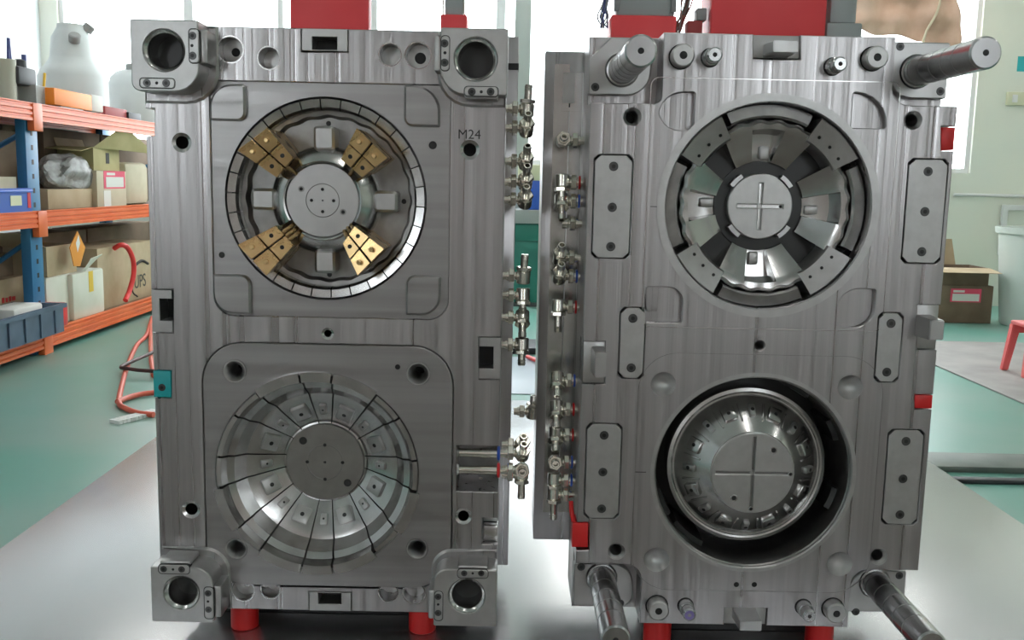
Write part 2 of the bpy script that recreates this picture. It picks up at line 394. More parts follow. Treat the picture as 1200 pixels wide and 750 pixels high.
# the two water channels running in from the right edge, the edge inserts and the small step are cut out of the outline
def lx(px, py): return L(px, py)[0]
def lz(px, py): return L(px, py)[1]
out = [(X0, ZB), (lx(362, 717), ZB), (lx(362, 717), lz(362, 693)), (lx(412, 717), lz(412, 694)), (lx(412, 717), ZB), (X1, ZB)]
out += [(X1, lz(582, 638)), (lx(565, 638), lz(565, 638)), (lx(565, 607), lz(565, 607)), (X1, lz(582, 607))]
out += [(X1, lz(585, 577)), (lx(535, 566), lz(585, 577)), (lx(535, 525), lz(585, 523)), (X1, lz(585, 523))]
out += [(X1, lz(586, 445)), (lx(561, 445), lz(561, 445)), (lx(561, 395), lz(561, 395)), (X1, lz(588, 395))]
out += [(X1, ZT), (lx(408, 34), ZT), (lx(408, 60), lz(408, 61)), (lx(353, 60), lz(353, 61)), (lx(353, 33), ZT), (X0, ZT)]
out += [(X0, lz(172, 127)), (lx(181, 127), lz(181, 127)), (lx(181, 159), lz(181, 159)), (X0, lz(172, 160))]
out += [(X0, lz(176, 339)), (lx(203, 339), lz(203, 339)), (lx(203, 390), lz(203, 390)), (X0, lz(178, 390))]
out += [(X0, lz(180, 434)), (lx(201, 434), lz(201, 434)), (lx(201, 466), lz(201, 466)), (X0, lz(182, 466))]
PT = 0.09                                       # front plate thickness
plate('front_plate', out, [up, lowr] + holes, YL, YL + PT, 'face', ML, 0.0012)
box('support_plate', X0, X1, YL + PT + .0005, YL + .15, ZB + .004, ZT - .004, 'dull', ML, .002)
kx = onY(608, 48, YL + .2).x
box('ejector_box', X0 + .01, kx, YL + .151, YL + .24, onY(600, 650, YL + .2).z, onY(600, 48, YL + .2).z, 'face', ML, .002)
box('clamp_plate', X0 - .01, kx - .004, YL + .2405, YL + .29, ZB + .006, ZT - .02, 'steel', ML, .002)
p = onY(601, 78, YL + .15)
box('pry_slot', kx - .02, kx + .0005, YL + .149, YL + .18, p.z - .005, p.z + .005, 'void', ML)
# floors and rims of the bores
for (c, r), dep, inner in [(tops[0], .024, 5), (tops[1], .03, 0), (tops[2], .03, 0), (tops[3], .024, 6.5), (bots[0], .022, 0), (bots[1], .03, 0), (bots[2], .03, 0), (bots[3], .024, 0)]:
    cc = L(*c)
    b = disc('bore_floor', cc, YL + dep, r * s0 + .0004, .004, 'satin', ML, 28)
    if inner: disc('bore_hole', (cc[0] + .001, cc[1] - .001), YL + dep - .0006, inner * s0, .002, 'void', b, 16)
    sector('bore_rim', cc, YL, [(r * s0, .0003), (r * s0 + .0018, .0003), (r * s0, -.0022)], 0, 2 * PI, 28, 'polish', ML)
for c, r in bolt:
    cc = L(*c)
    sector('countersink', cc, YL, [(r * s0 + .0015, .0004), (r * s0 + .0015, -.0005), (r * s0 * .82, -.004), (r * s0 * .78, -.05), (r * s0 * .70, -.05), (r * s0 * .74, -.002)][::-1], 0, 2 * PI, 24, 'polish', ML)
    disc('bore_floor', cc, YL + .05, r * s0 * .9, .004, 'void', ML, 16)
for c, r in [((259, 299), 3.6), ((507, 170), 4.6), ((466, 430), 3.2)]:
    disc('dowel_hole', L(*c), YL + (.0034 if c[1] < 380 else -.0010), r * s0, .002, 'void', ML, 16)
text('engraved_size', 'M24', 15 * s0, (L(550, 158)[0], YL - .0002, L(550, 158)[1]), (PI / 2, 0, 0), 'blacksteel', ML, .0003)
# --- edge inserts with their square sockets
for k, (a, b, c, d, h) in slots.items():
    xa, xb = L(a, c)[0], L(b, d)[0]; za, zb = L(a, c)[1], L(b, d)[1]
    if k == 'left': xa = X0
    if k == 'right': xb = X1
    if k == 'top': za = ZT
    if k == 'bottom': zb = ZB
    g = .0006
    x0_, x1_, z0_, z1_ = xa + (0 if k == 'left' else g), xb - (0 if k == 'right' else g), min(za, zb) + (0 if k == 'bottom' else g), max(za, zb) - (0 if k == 'top' else g)
    hx0, hx1, hz1, hz0 = L(h[0], h[2])[0], L(h[1], h[3])[0], L(h[0], h[2])[1], L(h[1], h[3])[1]
    if k == 'left': pol = [(x0_, z0_), (x1_, z0_), (x1_, hz0), (hx0, hz0), (hx0, hz1), (x1_, hz1), (x1_, z1_), (x0_, z1_)]; hol = []
    elif k == 'right': pol = [(x0_, z0_), (x1_, z0_), (x1_, z1_), (x0_, z1_), (x0_, hz1), (hx1, hz1), (hx1, hz0), (x0_, hz0)]; hol = []
    else: pol = [(x0_, z0_), (x1_, z0_), (x1_, z1_), (x0_, z1_)]; hol = [[(hx0, max(hz0, z0_ + .002)), (hx1, max(hz0, z0_ + .002)), (hx1, hz1), (hx0, hz1)]]
    b_ = plate('lock_socket', pol, hol, YL - .0006, YL + .05, 'steel', ML, .0008)
    box('socket_floor', hx0 - .001, hx1 + .001, YL + .035, YL + .05, hz0 - .001, hz1 + .001, 'void', b_)
# cyan block with its bolt on the left edge
a, b = L(180, 434), L(201, 466)
cb = box('parting_lock', X0 - .001, b[0] - .0005, YL - .001, YL + .04, b[1] + .0005, a[1] - .0005, 'cyan', ML, .001)
cc = L(190, 454)
socket_screw(cc, YL - .001, 4.5 * s0, cb)
# small step block low on the right edge
a, b = L(565, 607), L(583, 638)
box('step_block', a[0] + .001, X1, YL + .012, YL + .05, b[1] + .001, (a[1] + b[1]) / 2 + .004, 'polish', ML, .001)
box('step_block', a[0] + .001, X1, YL + .03, YL + .05, (a[1] + b[1]) / 2 + .005, a[1] - .001, 'steel', ML, .001)
# --- lower water channels with their pipes
for (py, ring, capm) in ((530, 'blueplastic', 'satin'), (550, 'redplastic', 'ptfe')):
    q = onY(532, py, YL + .012); e = onY(590, py + 1, YL + .012)
    pi_ = lathe('cooling_pipe', (q.x, YL + .012, q.z), (1, 0, 0), [(0, .0062), (.040, .0062), (.0405, .0072), (.066, .0072), (.0665, .006), (.085, .006)], 'nickel', ML, 16)
    lathe('end_plug', (q.x - .004, YL + .012, q.z), (1, 0, 0), [(0, .007), (.002, .009), (.009, .0088), (.013, .0055)], capm, pi_, 14)
    lathe('sealing_ring', (q.x + .066, YL + .012, q.z), (1, 0, 0), [(0, .0095), (.001, .0115), (.004, .0115), (.005, .0095)], ring, pi_, 16)

# --- upper insert: shallow floor with raised corner locks and the ring
RU = 115.5 * s0 * 1.006
cu = L(382.5, 234, -.008)
upo = [(x + (0.0001 if x < cu[0] else -.0001), z + (.0001 if z < cu[1] else -.0001)) for x, z in up]
plate('upper_insert', upo, [circ(cu, RU, 72)], YL + .004, YL + PT, 'face_h', ML, .0003)
for (a, b, c, d, rr) in ((246, 288, 98, 141, (.003, .012, .005, .033)), (474, 516, 100, 148, (.012, .003, .036, .003)), (250, 294, 321, 367, (.03, .003, .014, .003)), (476, 517, 322, 369, (.003, .03, .003, .014))):
    q = rrect(L(a, c)[0], L(b, c)[0], L(a, d)[1], L(a, c)[1], rr)
    plate('corner_lock', q, [], YL - .005, YL + .0038, 'face_h', ML, .003)

DEP = 0.040
base = disc('core_floor', cu, YL + DEP, RU, .004, 'dull', ML, 72)
# ring of 30 segments
seg_n = 30
half = PI / seg_n - .0065
proto = sector('ring_segment', cu, YL, [(RU - .0185, -DEP + .001), (RU - .0014, -DEP + .001), (RU - .0014, -.006), (RU - .0035, -.003), (RU - .015, -.005), (RU - .0185, -.011)], -half, half, 4, 'polish', ML)
for k in range(seg_n):
    o = proto if k == 0 else copy_tree(proto, ML)
    o.rotation_euler.y = -(2 * PI * k / seg_n + .05)
# scalloped inner wall (one lobe per 15 degrees)
bm = bmesh.new(); N = 144; rings = []
for k in range(N):
    a = 2 * PI * k / N; w = .0012 * math.cos(a * 24)
    rings.append([bm.verts.new((cu[0] + r * math.cos(a), YL + e, cu[1] + r * math.sin(a))) for r, e in ((RU - .0187, .026), (RU - .0187, DEP - .0004), (RU - .029 + w, DEP - .0004), (RU - .025 + w, .027))])
for k in range(N):
    A, B = rings[k], rings[(k + 1) % N]
    for j in range(4): bm.faces.new((A[j], A[(j + 1) % 4], B[(j + 1) % 4], B[j]))
finish('scalloped_wall', bm, 'dull', ML, (cu[0], YL, cu[1]))
cd = L(378, 235, .01)                           # axis of the raised centre
# four collars
for k in range(4):
    o = sector('collar', cd, YL, [(.0545, -DEP + .0005), (.0545, .0115), (.057, .0125), (.060, .011), (.077, -.006), (.0795, -.012), (.0795, -DEP + .0005)], -.56, .56, 14, 'polish', ML) if k == 0 else copy_tree(pr, ML)
    if k == 0: pr = o
    o.rotation_euler.y = -k * PI / 2
lathe('centre_disc', (cd[0], YL - .0095, cd[1]), (0, 1, 0), [(0, .0525), (.001, .0535), (.049, .0535)], 'steel', ML, 48)
Yd = YL - .0102
sector('centre_ring_mark', cd, YL, [(.0235, .0095), (.0242, .0100), (.0248, .0095)], 0, 2 * PI, 40, 'dull', ML)
for (dx, dz, r) in ((0, 13, 3.3), (0, -13, 3.3), (13, 0, 3.3), (-13, 0, 3.3), (0, 0, 1.8), (-25, 13, 3.6), (24, -13, 3.6)):
    c = (cd[0] + dx * s0 * .97, cd[1] + dz * s0 * .97)
    h = lathe('pin_head', (c[0], Yd, c[1]), (0, 1, 0), [(0, r * s0 * .55), (.0, r * s0), (.002, r * s0)], 'dull' if abs(dx) > 20 else 'steel', ML, 14)
    disc('pin_hole', c, Yd - .0004, r * s0 * .62, .001, 'void', h, 12)
# four cardinal posts
for (dx, dz) in ((0, 1), (1, 0), (0, -1), (-1, 0)):
    c = (cd[0] + dx * .090, cd[1] + dz * .090)
    w = .0155; hgt = .0175
    hx, hz = (w, hgt) if dz else (hgt, w)
    plate('rib_post', rrect(c[0] - hx, c[0] + hx, c[1] - hz, c[1] + hz, .006), [], YL + .002, YL + DEP - .0005, 'satin', ML, .004)
    disc('post_hole', (cd[0] + dx * .113, cd[1] + dz * .113), YL + DEP - .0008, 3 * s0, .001, 'void', ML, 12)
# brass wedge slides: outlines measured on the plane 60 mm before the plate
BW = [[(278, 176), (313, 150), (342, 185), (322, 208)], [(418, 150), (454, 185), (423, 208), (398, 186)],
      [(278, 287), (312, 323), (342, 288), (321, 265)], [(450, 292), (419, 323), (400, 286), (414, 265)]]
DB = .055
for q in BW:
    P = [Vector((*L(*p, DB), 0)) for p in q]; P = [Vector((p.x, p.y)) for p in P]
    if abs((P[0] + P[1]).length) == 0: continue
    cen = sum(P, Vector((0, 0))) / 4
    ang = math.atan2(cen.y - cd[1], cen.x - cd[0])
    # orient: outer edge P0-P1, inner edge P3-P2
    def lerp(u, v): return (P[0].lerp(P[1], v)).lerp(P[3].lerp(P[2], v), u)      # u: outer -> inner, v: across
    bm = bmesh.new()
    body = [lerp(*uv) for uv in ((0.01, 0.015), (0.01, .985), (.99, .985), (.99, .015))]
    fr = [bm.verts.new((p.x, YL - DB + .0085 + (.010 if i > 1 else 0), p.y)) for i, p in enumerate(body)]
    bk = [bm.verts.new((p.x, YL + DEP - .001, p.y)) for p in body]
    bm.faces.new(fr).material_index = 1; bm.faces.new(bk[::-1])  # front face coloured black for the shade in grooves between wear pads
    for i in range(4): bm.faces.new((fr[i], fr[(i + 1) % 4], bk[(i + 1) % 4], bk[i]))
    sl = finish('brass_slide', bm, ['brass', 'void'], ML)
    for iu, (u0, u1) in enumerate(((0, .485), (.515, 1))):
        for iv, (v0, v1) in enumerate(((0, .475), (.525, 1))):
            bm = bmesh.new()
            cs = [lerp(*uv) for uv in ((u0, v0), (u0, v1), (u1, v1), (u1, v0))]
            def yy(u): return YL - DB + .010 * u
            us = (u0, u0, u1, u1)
            fr = [bm.verts.new((p.x, yy(u), p.y)) for p, u in zip(cs, us)]
            bk = [bm.verts.new((p.x, yy(u) + .009, p.y)) for p, u in zip(cs, us)]
            bm.faces.new(fr); bm.faces.new(bk[::-1])
            for i in range(4): bm.faces.new((fr[i], fr[(i + 1) % 4], bk[(i + 1) % 4], bk[i]))
            bmesh.ops.bevel(bm, geom=bm.edges[:], offset=.0005, segments=1, affect='EDGES')
            pad = finish('wear_pad', bm, 'brass', sl)
            cp = sum(cs, Vector((0, 0))) / 4; uu = (u0 + u1) / 2
            if iu == 0:
                lathe('pin', (cp.x, yy(uu) - .008, cp.y), (0, 1, 0), [(0, .0025), (.001, .0034), (.009, .0034)], 'brass', sl, 12)
            else:
                disc('screw_hole', (cp.x, cp.y), yy(uu) - .0008, .0032, .001, 'void', sl, 12)
    # guide rods at the inner end of the slide
    inn = (P[2] + P[3]) / 2; d2 = (Vector(cd) - inn).normalized(); ac = Vector((-d2.y, d2.x))
    for k in ((-1, 0, 1) if inn.y < cd[1] else (0,)):
        p = inn + ac * (k * .007) - d2 * .004
        lathe('guide_rod', (p.x, YL - DB + .022, p.y), (d2.x * .5, .85, d2.y * .5), [(0, .003), (.04, .003)], 'brass', sl, 8)

# --- lower insert with the bowl
cl = tuple((a + b) / 2 for a, b in zip(L(383, 542, -.066), L(370, 554, 0)))
RB = 121 * s0
lo_out = rrect(L(238, 500)[0] + .0012, L(531, 500)[0] - .0012, L(380, 688)[1] + .0012, L(380, 403)[1] - .0012, 0.061, 10)
corner = [((275, 435), 9.5), ((490, 438), 9.5), ((277, 643), 9), ((489, 643), 9)]
plate('lower_insert', lo_out, [circ(cl, RB, 80)] + [circ(L(*c), r * s0 * 1.4, 28) for c, r in corner], YL - .0005, YL + PT, 'face_h', ML, .0012)
for i, (c, r) in enumerate(corner):
    cc = L(*c); q = r * s0
    sector('countersink', cc, YL, [(q * 1.42, .0012), (q * 1.4, -.0515), (q * .72, -.0515), (q * .72, -.012), (q * .78, -.008), (q * 1.30, .0012)], 0, 2 * PI, 28, 'satin', ML)
    disc('bore_floor', cc, YL + .05, q * .9, .004, 'void', ML, 16)
DB2 = .066
# dark backing bowl behind the joints
sector('bowl_backing', cl, YL, [(RB - .0005, -.006), (RB - .0005, -.088), (.02, -.088), (.02, -DB2 - .006), (.066, -DB2 - .006), (.112, -.044), (RB - .014, -.022)], 0, 2 * PI, 64, 'void', ML)
bowl_prof = [(.0628, -DB2), (.0655, -DB2 - .0005), (.073, -DB2 + .004), (.108, -.040), (.118, -.036), (.1215, -.031), (.131, -.016), (.1405, -.010), (.1465, .0012), (RB - .0008, .0012), (RB - .0008, -.0045), (RB - .012, -.021), (.113, -.0425), (.067, -DB2 - .0045)]
wide, narrow = 13.2, 8.9
def wall_e(r):                                   # height of the bowl wall at radius r
    pts = [(.073, -DB2 + .004), (.108, -.040)]
    (ra, ea), (rb, eb) = pts; return ea + (eb - ea) * (r - ra) / (rb - ra)
def bowl_segment(hw, kind, lip):
    a = math.radians(hw) - .0075
    prof = [(r, e) for r, e in bowl_prof]
    if lip:
        prof[8] = (.1445, .007); prof[9] = (RB + .0045, .007); prof.insert(10, (RB + .0045, .0010)); prof[11] = (RB - .0008, .0010)
    sgm = sector('bowl_segment', cl, YL, prof, -a, a, 8, 'polish', ML, smooth=22)
    slope = Vector((.035, .022)).normalized()    # (dr, de) along the wall
    rm = .0905
    w, h, t = (.0125, .0135, .006) if kind else (.0055, .0095, .0045)
    em = wall_e(rm)
    bm = bmesh.new(); bm_box(bm, -h, h, -w, w, -.004, t, .002, 2)
    ex = Vector((slope.x, -slope.y, 0)); ez = Vector((-slope.y, -slope.x, 0)); ey = Vector((0, 0, 1))
    for v in bm.verts:
        v.co = Vector((cl[0] + rm, YL - em, cl[1])) + ex * v.co.x + ey * v.co.y + ez * v.co.z
    pad = finish('raised_pad', bm, 'steel', sgm)
    c = Vector((cl[0] + rm, YL - em, cl[1])) + ez * (t - .0001)
    lathe('pad_hole', c, ez, [(-.001, .0034 if kind else .0018), (.0003, .0034 if kind else .0018)], 'void', sgm, 12)
    return sgm
protos = {}
for k in range(16):
    ang = k * 22.5; kind = k % 2
    lip = ang in (90, 67.5, 112.5, 247.5, 270, 292.5, 202.5, 337.5)
    key = (kind, lip)
    if key not in protos:
        protos[key] = bowl_segment(wide if kind else narrow, kind, lip); o = protos[key]
    else: o = copy_tree(protos[key], ML)
    o.rotation_euler.y = -math.radians(ang)
cb_ = (cl[0], cl[1])
lathe('bowl_disc', (cb_[0], YL + DB2 - .004, cb_[1]), (0, 1, 0), [(0, .0612), (.001, .0622), (.02, .0622)], 'discsteel', ML, 56)
Yd = YL + DB2 - .0045
sector('disc_ring_mark', cl, YL, [(.0275, -DB2 + .004), (.0285, -DB2 + .0045), (.0295, -DB2 + .004)], 0, 2 * PI, 40, 'dull', ML)
for (dx, dz, r) in ((0, 0, 1.8), (0, 22, 2.2), (0, -22, 2.2), (-22, 0, 2.2), (22, 0, 2.2), (-27, 27, 5), (28, -26, 4.8)):
    disc('ejector_hole', (cl[0] + dx * s0, cl[1] + dz * s0), Yd - .0002, r * s0, .001, 'void', ML, 14)

# --- corner blocks with guide bushings
PB = .05
def guide_block(rect, radii, hc, ro, ri, inserts):
    xa, za = L(rect[0], rect[2], PB); xb, zb = L(rect[1], rect[3], PB)
    c = L(*hc, PB); sb = sL(PB)
    ex_ = .013; lx0, lx1, lz0, lz1 = max(xa, X0), min(xb, X1), max(zb, ZB), min(za, ZT)
    if xa < cu[0] - .05: lx1 = xb + ex_
    else: lx0 = xa - ex_ * .6
    if za > cu[1]: lz0 = zb - ex_
    else: lz1 = za + ex_
    land = plate('block_land', rrect(lx0, lx1, lz0, lz1, tuple(r + .012 if r > .015 else .001 for r in radii)), [], YL - .004, YL - .0003, 'face', ML, .0036)
    blk = plate('guide_block', rrect(xa, xb, zb, za, radii), [circ(c, ro * sb, 36)], YL - PB, YL - .0041, 'satin', ML, .0016, smooth=40)
    sector('guide_bushing', c, YL - PB, [(ro * sb - .0003, -.0005), (ro * sb - .0003, -.045), (ri * sb, -.045), (ri * sb, -.006), (ri * sb + .001, -.004)], 0, 2 * PI, 40, 'polish', blk)
    disc('bore_floor', c, YL - .008, ri * sb + .001, .003, 'blacksteel', blk, 32)
    for (a, b, e, f, side, scr) in inserts:
        x0, z0 = L(a, f, PB); x1, z1 = L(b, e, PB)
        rr = rrect(x0, x1, z0, z1, .005)
        dark = rrect(x0 - .0007, x1 + .0007, z0 - .0007, z1 + .0007, .0055)
        # the insert wraps over the edge of the block: front strip and side cheek
        i_ = plate('wear_insert', rr, [], YL - PB - .0012, YL - PB + .012, 'satin', blk, .0012)
        plate('joint_line', dark, [], YL - PB - .0003, YL - PB + .011, 'void', blk, 0)
        if side == 'x':
            xs = x1 if x1 < cu[0] else x0
            sgn = 1 if x1 < cu[0] else -1
            box('insert_cheek', xs - sgn * .004, xs + sgn * .010, YL - PB + .004, YL - .002, z0, z1, 'satin', blk, .003)
        else:
            zs = z0 if z0 > cu[1] else z1
            sgn = -1 if z0 > cu[1] else 1
            box('insert_cheek', x0, x1, YL - PB + .004, YL - .002, zs - sgn * .004, zs + sgn * .004, 'satin', blk, .003)
        for (px, py, r) in scr:
            c2 = L(px, py, PB)
            if r > 2: socket_screw(c2, YL - PB - .0012, r * sb, blk)
            else: disc('dowel_hole', c2, YL - PB - .0018, r * sb, .001, 'void', blk, 10)
    return blk
guide_block((151.5, 234, 22, 108), (.012, .035, .003, .003), (192, 59), 23, 19, [(222, 233, 34, 74, 'x', [(225.8, 42, 4.6), (225.3, 53.5, 1.8), (226, 65.3, 4.6)]), (164, 205, 92, 103, 'z', [(172.5, 97.3, 4.6), (184, 97.3, 1.8), (195, 97.5, 4.6)])])
guide_block((516.5, 594.5, 32, 112), (.035, .003, .003, .003), (557.5, 69.5), 24, 19.5, [(516.5, 527, 42, 83, 'x', [(521, 51, 4.6), (521.5, 62, 1.8), (521, 73.5, 4.6)]), (544, 584, 102, 112.5, 'z', [(553, 107.5, 4.6), (564, 107.7, 1.8), (575, 107.5, 4.6)])])
guide_block((176, 250.5, 664, 730), (.003, .003, .028, .003), (212.5, 695), 21.5, 17, [(186, 222, 662, 672, 'z', [(192, 666.5, 4.2), (203, 667, 1.6), (213, 667, 4.2)]), (240, 250, 688, 725, 'x', [(244, 695, 4.2), (244, 704.5, 1.6), (244.5, 714, 4.2)])])
guide_block((508.5, 581.5, 667, 735), (.003, .003, .003, .02), (547, 698.5), 22, 17.5, [(536, 572, 667.5, 677, 'z', [(544, 671.5, 4), (554, 671.5, 1.6), (564, 671.5, 4)]), (509, 519, 693, 727, 'x', [(513.5, 699, 4.2), (513.5, 708, 1.6), (513.5, 718, 4.2)])])
# red feet under the plate
for px in (287, 495):
    q = onY(px, 722, YL + .05)
    lathe('foot', (q.x, YL + .05, TZ + .0005), (0, 0, 1), [(0, .020), (.002, .022), (ZB - TZ - .003, .022), (ZB - TZ - .001, .020)], 'redplastic', ML, 20)
for px in (300, 480):
    q = onY(px, 722, YL + .22)
    lathe('foot', (q.x, YL + .24, TZ + .0005), (0, 0, 1), [(0, .020), (.002, .022), (ZB - TZ - .003, .022), (ZB - TZ + .004, .020)], 'redplastic', ML, 20)

# ================================================================== hose fittings
def fitting(parent, side, xe, py, Y, kind, ring=None, long=0.0, reach=.030):
    """a nickel hose fitting screwed into the side of a plate at x = xe, pointing to side (+1 right, -1 left)"""
    z = onY(600 + (xe / (Y + 1.4)) * FPX, py, Y).z
    ax = Vector((side, 0, 0)); p = Vector((xe, Y, z))
    f = lathe('hose_fitting', p, ax, [(0, .0062), (.006, .0062), (.0062, .008), (.009, .008), (.0092, .0062), (reach - .010, .0062), (reach - .008, .0082), (reach, .0086)], 'nickel', parent, 14)
    hexa('hex_nut', p + ax * .0095, ax, .0118, .0085, 'nickel', f)
    if ring:
        lathe('sealing_ring', p + ax * .0035, ax, [(0, .0088), (.0006, .0105), (.0028, .0105), (.0034, .0088)], ring, f, 14)
    e = p + ax * (reach + .002)
    dirs = {'up': (0.05 * side, -.05, 1), 'down': (0, -.10, -1), 'fwd': (0, -1, .15), 'fwdup': (0.05, -.75, .65), 'fwddown': (0, -.6, -.8)}
    if kind == 'plain': return f
    d = Vector(dirs[kind]).normalized()
    bm = bmesh.new(); bm_lathe(bm, e - d * .012, d, [(0, .0092), (.0015, .0108), (.018, .0108), (.020, .0092)], 14)
    finish('elbow_body', bm, 'nickel', f)
    hexa('hex_collar', e + d * .0082, d, .0120, .006, 'nickel', f)
    bb = lathe('hose_barb', e + d * .013, d, [(0, .0060), (.010 + long, .0058), (.0105 + long, .0066), (.014 + long, .0056), (.0145 + long, .0066), (.019 + long, .0054), (.019 + long, .0038), (.012 + long, .0038)], 'nickel', f, 12, cap=False)
    lathe('barb_bore', e + d * (.0135 + long), d, [(0, .0001), (0, .0037)], 'void', f, 12, cap=False)
    return f
for (py, kind, lg) in ((127, 'up', .004), (150, 'fwdup', 0), (189, 'fwdup', .004), (213, 'fwdup', .006), (234, 'fwdup', 0), (323, 'up', .002), (346, 'down', -.004), (372, 'fwddown', .004), (404, 'down', .0), (482, 'up', -.004)):
    fitting(ML, 1, X1 + (.022 if py == 482 else 0), py, YL + (.07 if py != 482 else .16), kind, None, lg)
for (py, kind, lg) in ((521, 'fwdup', 0), (531, 'fwdup', .002), (550, 'fwd', 0), (556, 'down', .006)):
    fitting(ML, 1, X1 + .004, py, YL + .014 + (.03 if py in (521, 556) else 0), kind, None, lg)

# ================================================================== RIGHT MOULD HALF
YR = 0.0
A0, A1, BB, BT = 0.1090, 0.6312, 1.3 - 0.667, 1.3 + 0.2125
def R(px, py, d=0.0): return xz(px, py, YR - d)
def sR(d=0.0): return R(901, 400, d)[0] - R(900, 400, d)[0]
r0 = sR()
def rx(px, py): return R(px, py)[0]
def rz(px, py): return R(px, py)[1]
MR = thing('mould_half', ((A0 + A1) / 2, YR + .15, TZ), 'steel mould half with four long guide pins and two round cavities', 'mould', 'opened halves of one mould')
FT = .055                                       # front plate thickness; its corners are cut away for the guide pins
def arc_corner(cx, cz, r, a0, a1, n=8): return [(cx + r * math.cos(a0 + (a1 - a0) * k / n), cz + r * math.sin(a0 + (a1 - a0) * k / n)) for k in range(n + 1)]
nx0, nz0 = rx(776, 100), rz(730, 121)           # notch corner, top left
nx1, nz1 = rx(1046, 100), rz(1080, 124)         # top right
nx2, nz2 = rx(751, 700), rz(720, 661)           # bottom left
nx3, nz3 = rx(996, 700), rz(1040, 668)          # bottom right
rr = .026
out = []
out += [(nx2, BB), (rx(848, 735), BB), (rx(848, 735), rz(848, 712)), (rx(898, 735), rz(898, 713)), (rx(898, 735), BB), (nx3, BB)]
out += arc_corner(nx3 + rr, nz3 - rr, rr, PI, PI / 2) + [(A1, nz3)]
out += [(A1, rz(1090, 480)), (rx(1072, 480), rz(1072, 480)), (rx(1072, 462), rz(1072, 462)), (A1, rz(1092, 462))]
out += [(A1, rz(1098, 410)), (rx(1075, 410), rz(1075, 410)), (rx(1075, 357), rz(1075, 357)), (A1, rz(1103, 357))]
out += [(A1, rz(1118, 177)), (rx(1103, 177), rz(1103, 177)), (rx(1103, 148), rz(1103, 148)), (A1, rz(1120, 148)), (A1, nz1)]
out += arc_corner(nx1 + rr, nz1 + rr, rr, -PI / 2, -PI)  + [(nx1, BT)]
out += [(rx(938, 40), BT), (rx(938, 69), rz(938, 70)), (rx(883, 69), rz(883, 69)), (rx(883, 40), BT), (nx0, BT)]
out += arc_corner(nx0 - .012, nz0 + .012, .012, 0, -PI / 2) + [(A0, nz0)]
out += [(A0, rz(686, 400)), (rx(709, 400), rz(709, 400)), (rx(709, 450), rz(709, 450)), (A0, rz(682, 450))]
out += [(A0, rz(676, 612)), (rx(690, 612), rz(690, 612)), (rx(690, 645), rz(690, 645)), (A0, rz(674, 645)), (A0, nz2)]
out += arc_corner(nx2 - rr, nz2 - rr, rr, PI / 2, 0)
cu2 = R(900, 242.7); RC = 118 * r0
cl2 = R(882.5, 555); RD = 117.5 * r0
wear = [((695, 740, 182, 302), [(719, 195), (717.3, 243), (715.6, 289)]), ((727, 757, 361, 443), [(741.6, 373), (739.6, 431)]), ((686, 729, 497, 607), [(708, 510), (706.5, 553), (705, 596)]),
        ((1060, 1111, 187, 308), [(1087.5, 201), (1083.7, 248), (1080, 295)]), ((1025, 1057, 367, 447), [(1044, 379), (1039, 436)]), ((1034, 1082, 504, 614), [(1061.5, 517), (1058, 561), (1054.5, 603)])]
whole = []
def wr(w, g):
    (a, b, c, d), scr = w
    if len(scr) == 3: ce = scr[1]
    else: ce = ((scr[0][0] + scr[1][0]) / 2, (scr[0][1] + scr[1][1]) / 2)
    cx = R(*ce)[0]
    if a > 900: hw = (b - a) / 2 * r0 * .86
    else: hw = (b - a) / 2 * r0 * .94
    return (cx - hw - g, cx + hw + g, R(ce[0], d)[1] - g, R(ce[0], c)[1] + g)
whole = [rrect(*wr(w, .0012), -.006) for w in wear]
rh = [((741, 137), 9.5), ((1070, 141), 9.5), ((722.5, 646), 9.5), ((1029.5, 652), 9.5), ((890, 405), 6)]
dish = [((777.5, 450.5), 14), ((996.5, 454), 14), ((769.5, 656), 14.5), ((984, 661), 14.5)]
small = [((863, 685), 3.4), ((884, 685), 3.4)]
lobes = [((773, 815, 107, 152), (.030, .004, .004, .035)), ((1000, 1041, 108, 150), (.004, .004, .045, .004)), ((757, 801, 336, 378), (.003, .004, .022, .004)), ((983, 1027, 338, 384), (.004, .03, .004, .03))]
lob = [rrect(R(a, c)[0], R(b, c)[0], R(a, d)[1], R(a, c)[1], r) for (a, b, c, d), r in lobes]
holesR = [circ(cu2, RC, 72), circ(cl2, RD, 72)] + whole + lob + [circ(R(*c), r * r0, 24) for c, r in rh + dish]
buttons = [((801, 64.5), 12.9, .02), ((1028.5, 67), 12.7, .02), ((772, 716.5), 12.7, .02), ((980.6, 719.5), 12.6, .02)]
pins = [((838, 64), 8.7, .034), ((985, 74.7), 8.2, .034), ((808, 721), 8, .034), ((949, 722.5), 8.2, .034)]
plate('front_plate', out, holesR, YR, YR + FT, 'face', MR, .0012)
plate('core_plate', [(A0, BB), (A1, BB), (A1, BT), (A0, BT)], [circ(cu2, RC, 48), circ(cl2, RD, 48)], YR + FT + .0005, YR + .135, 'face', MR, .001)
box('support_plate', A0, A1, YR + .1355, YR + .17, BB, BT, 'dull', MR, .002)
bx0 = onY(639, 60, YR + .172).x; bz1 = onY(650, 60, YR + .172).z; bz0 = onY(635, 632, YR + .172).z
box('ejector_box', bx0, A1 - .02, YR + .1705, YR + .30, bz0, bz1, 'face', MR, .002)
# ribs and grooves of that box on its visible strip
for (a, b, c, d, m, e) in ((660, 673, 85, 121, 'satin', .002), (658, 690, 121, 126, 'void', .0012), (658, 690, 126, 131, 'polish', .003), (650, 653, 75, 600, 'polish', .0015), (669, 671.5, 85, 600, 'polish', .0018)):
    p = onY(a, c, YR + .17); q = onY(b, d, YR + .17)
    box('face_rib', p.x, q.x, YR + .1705 - e, YR + .171, q.z, p.z, m, MR)
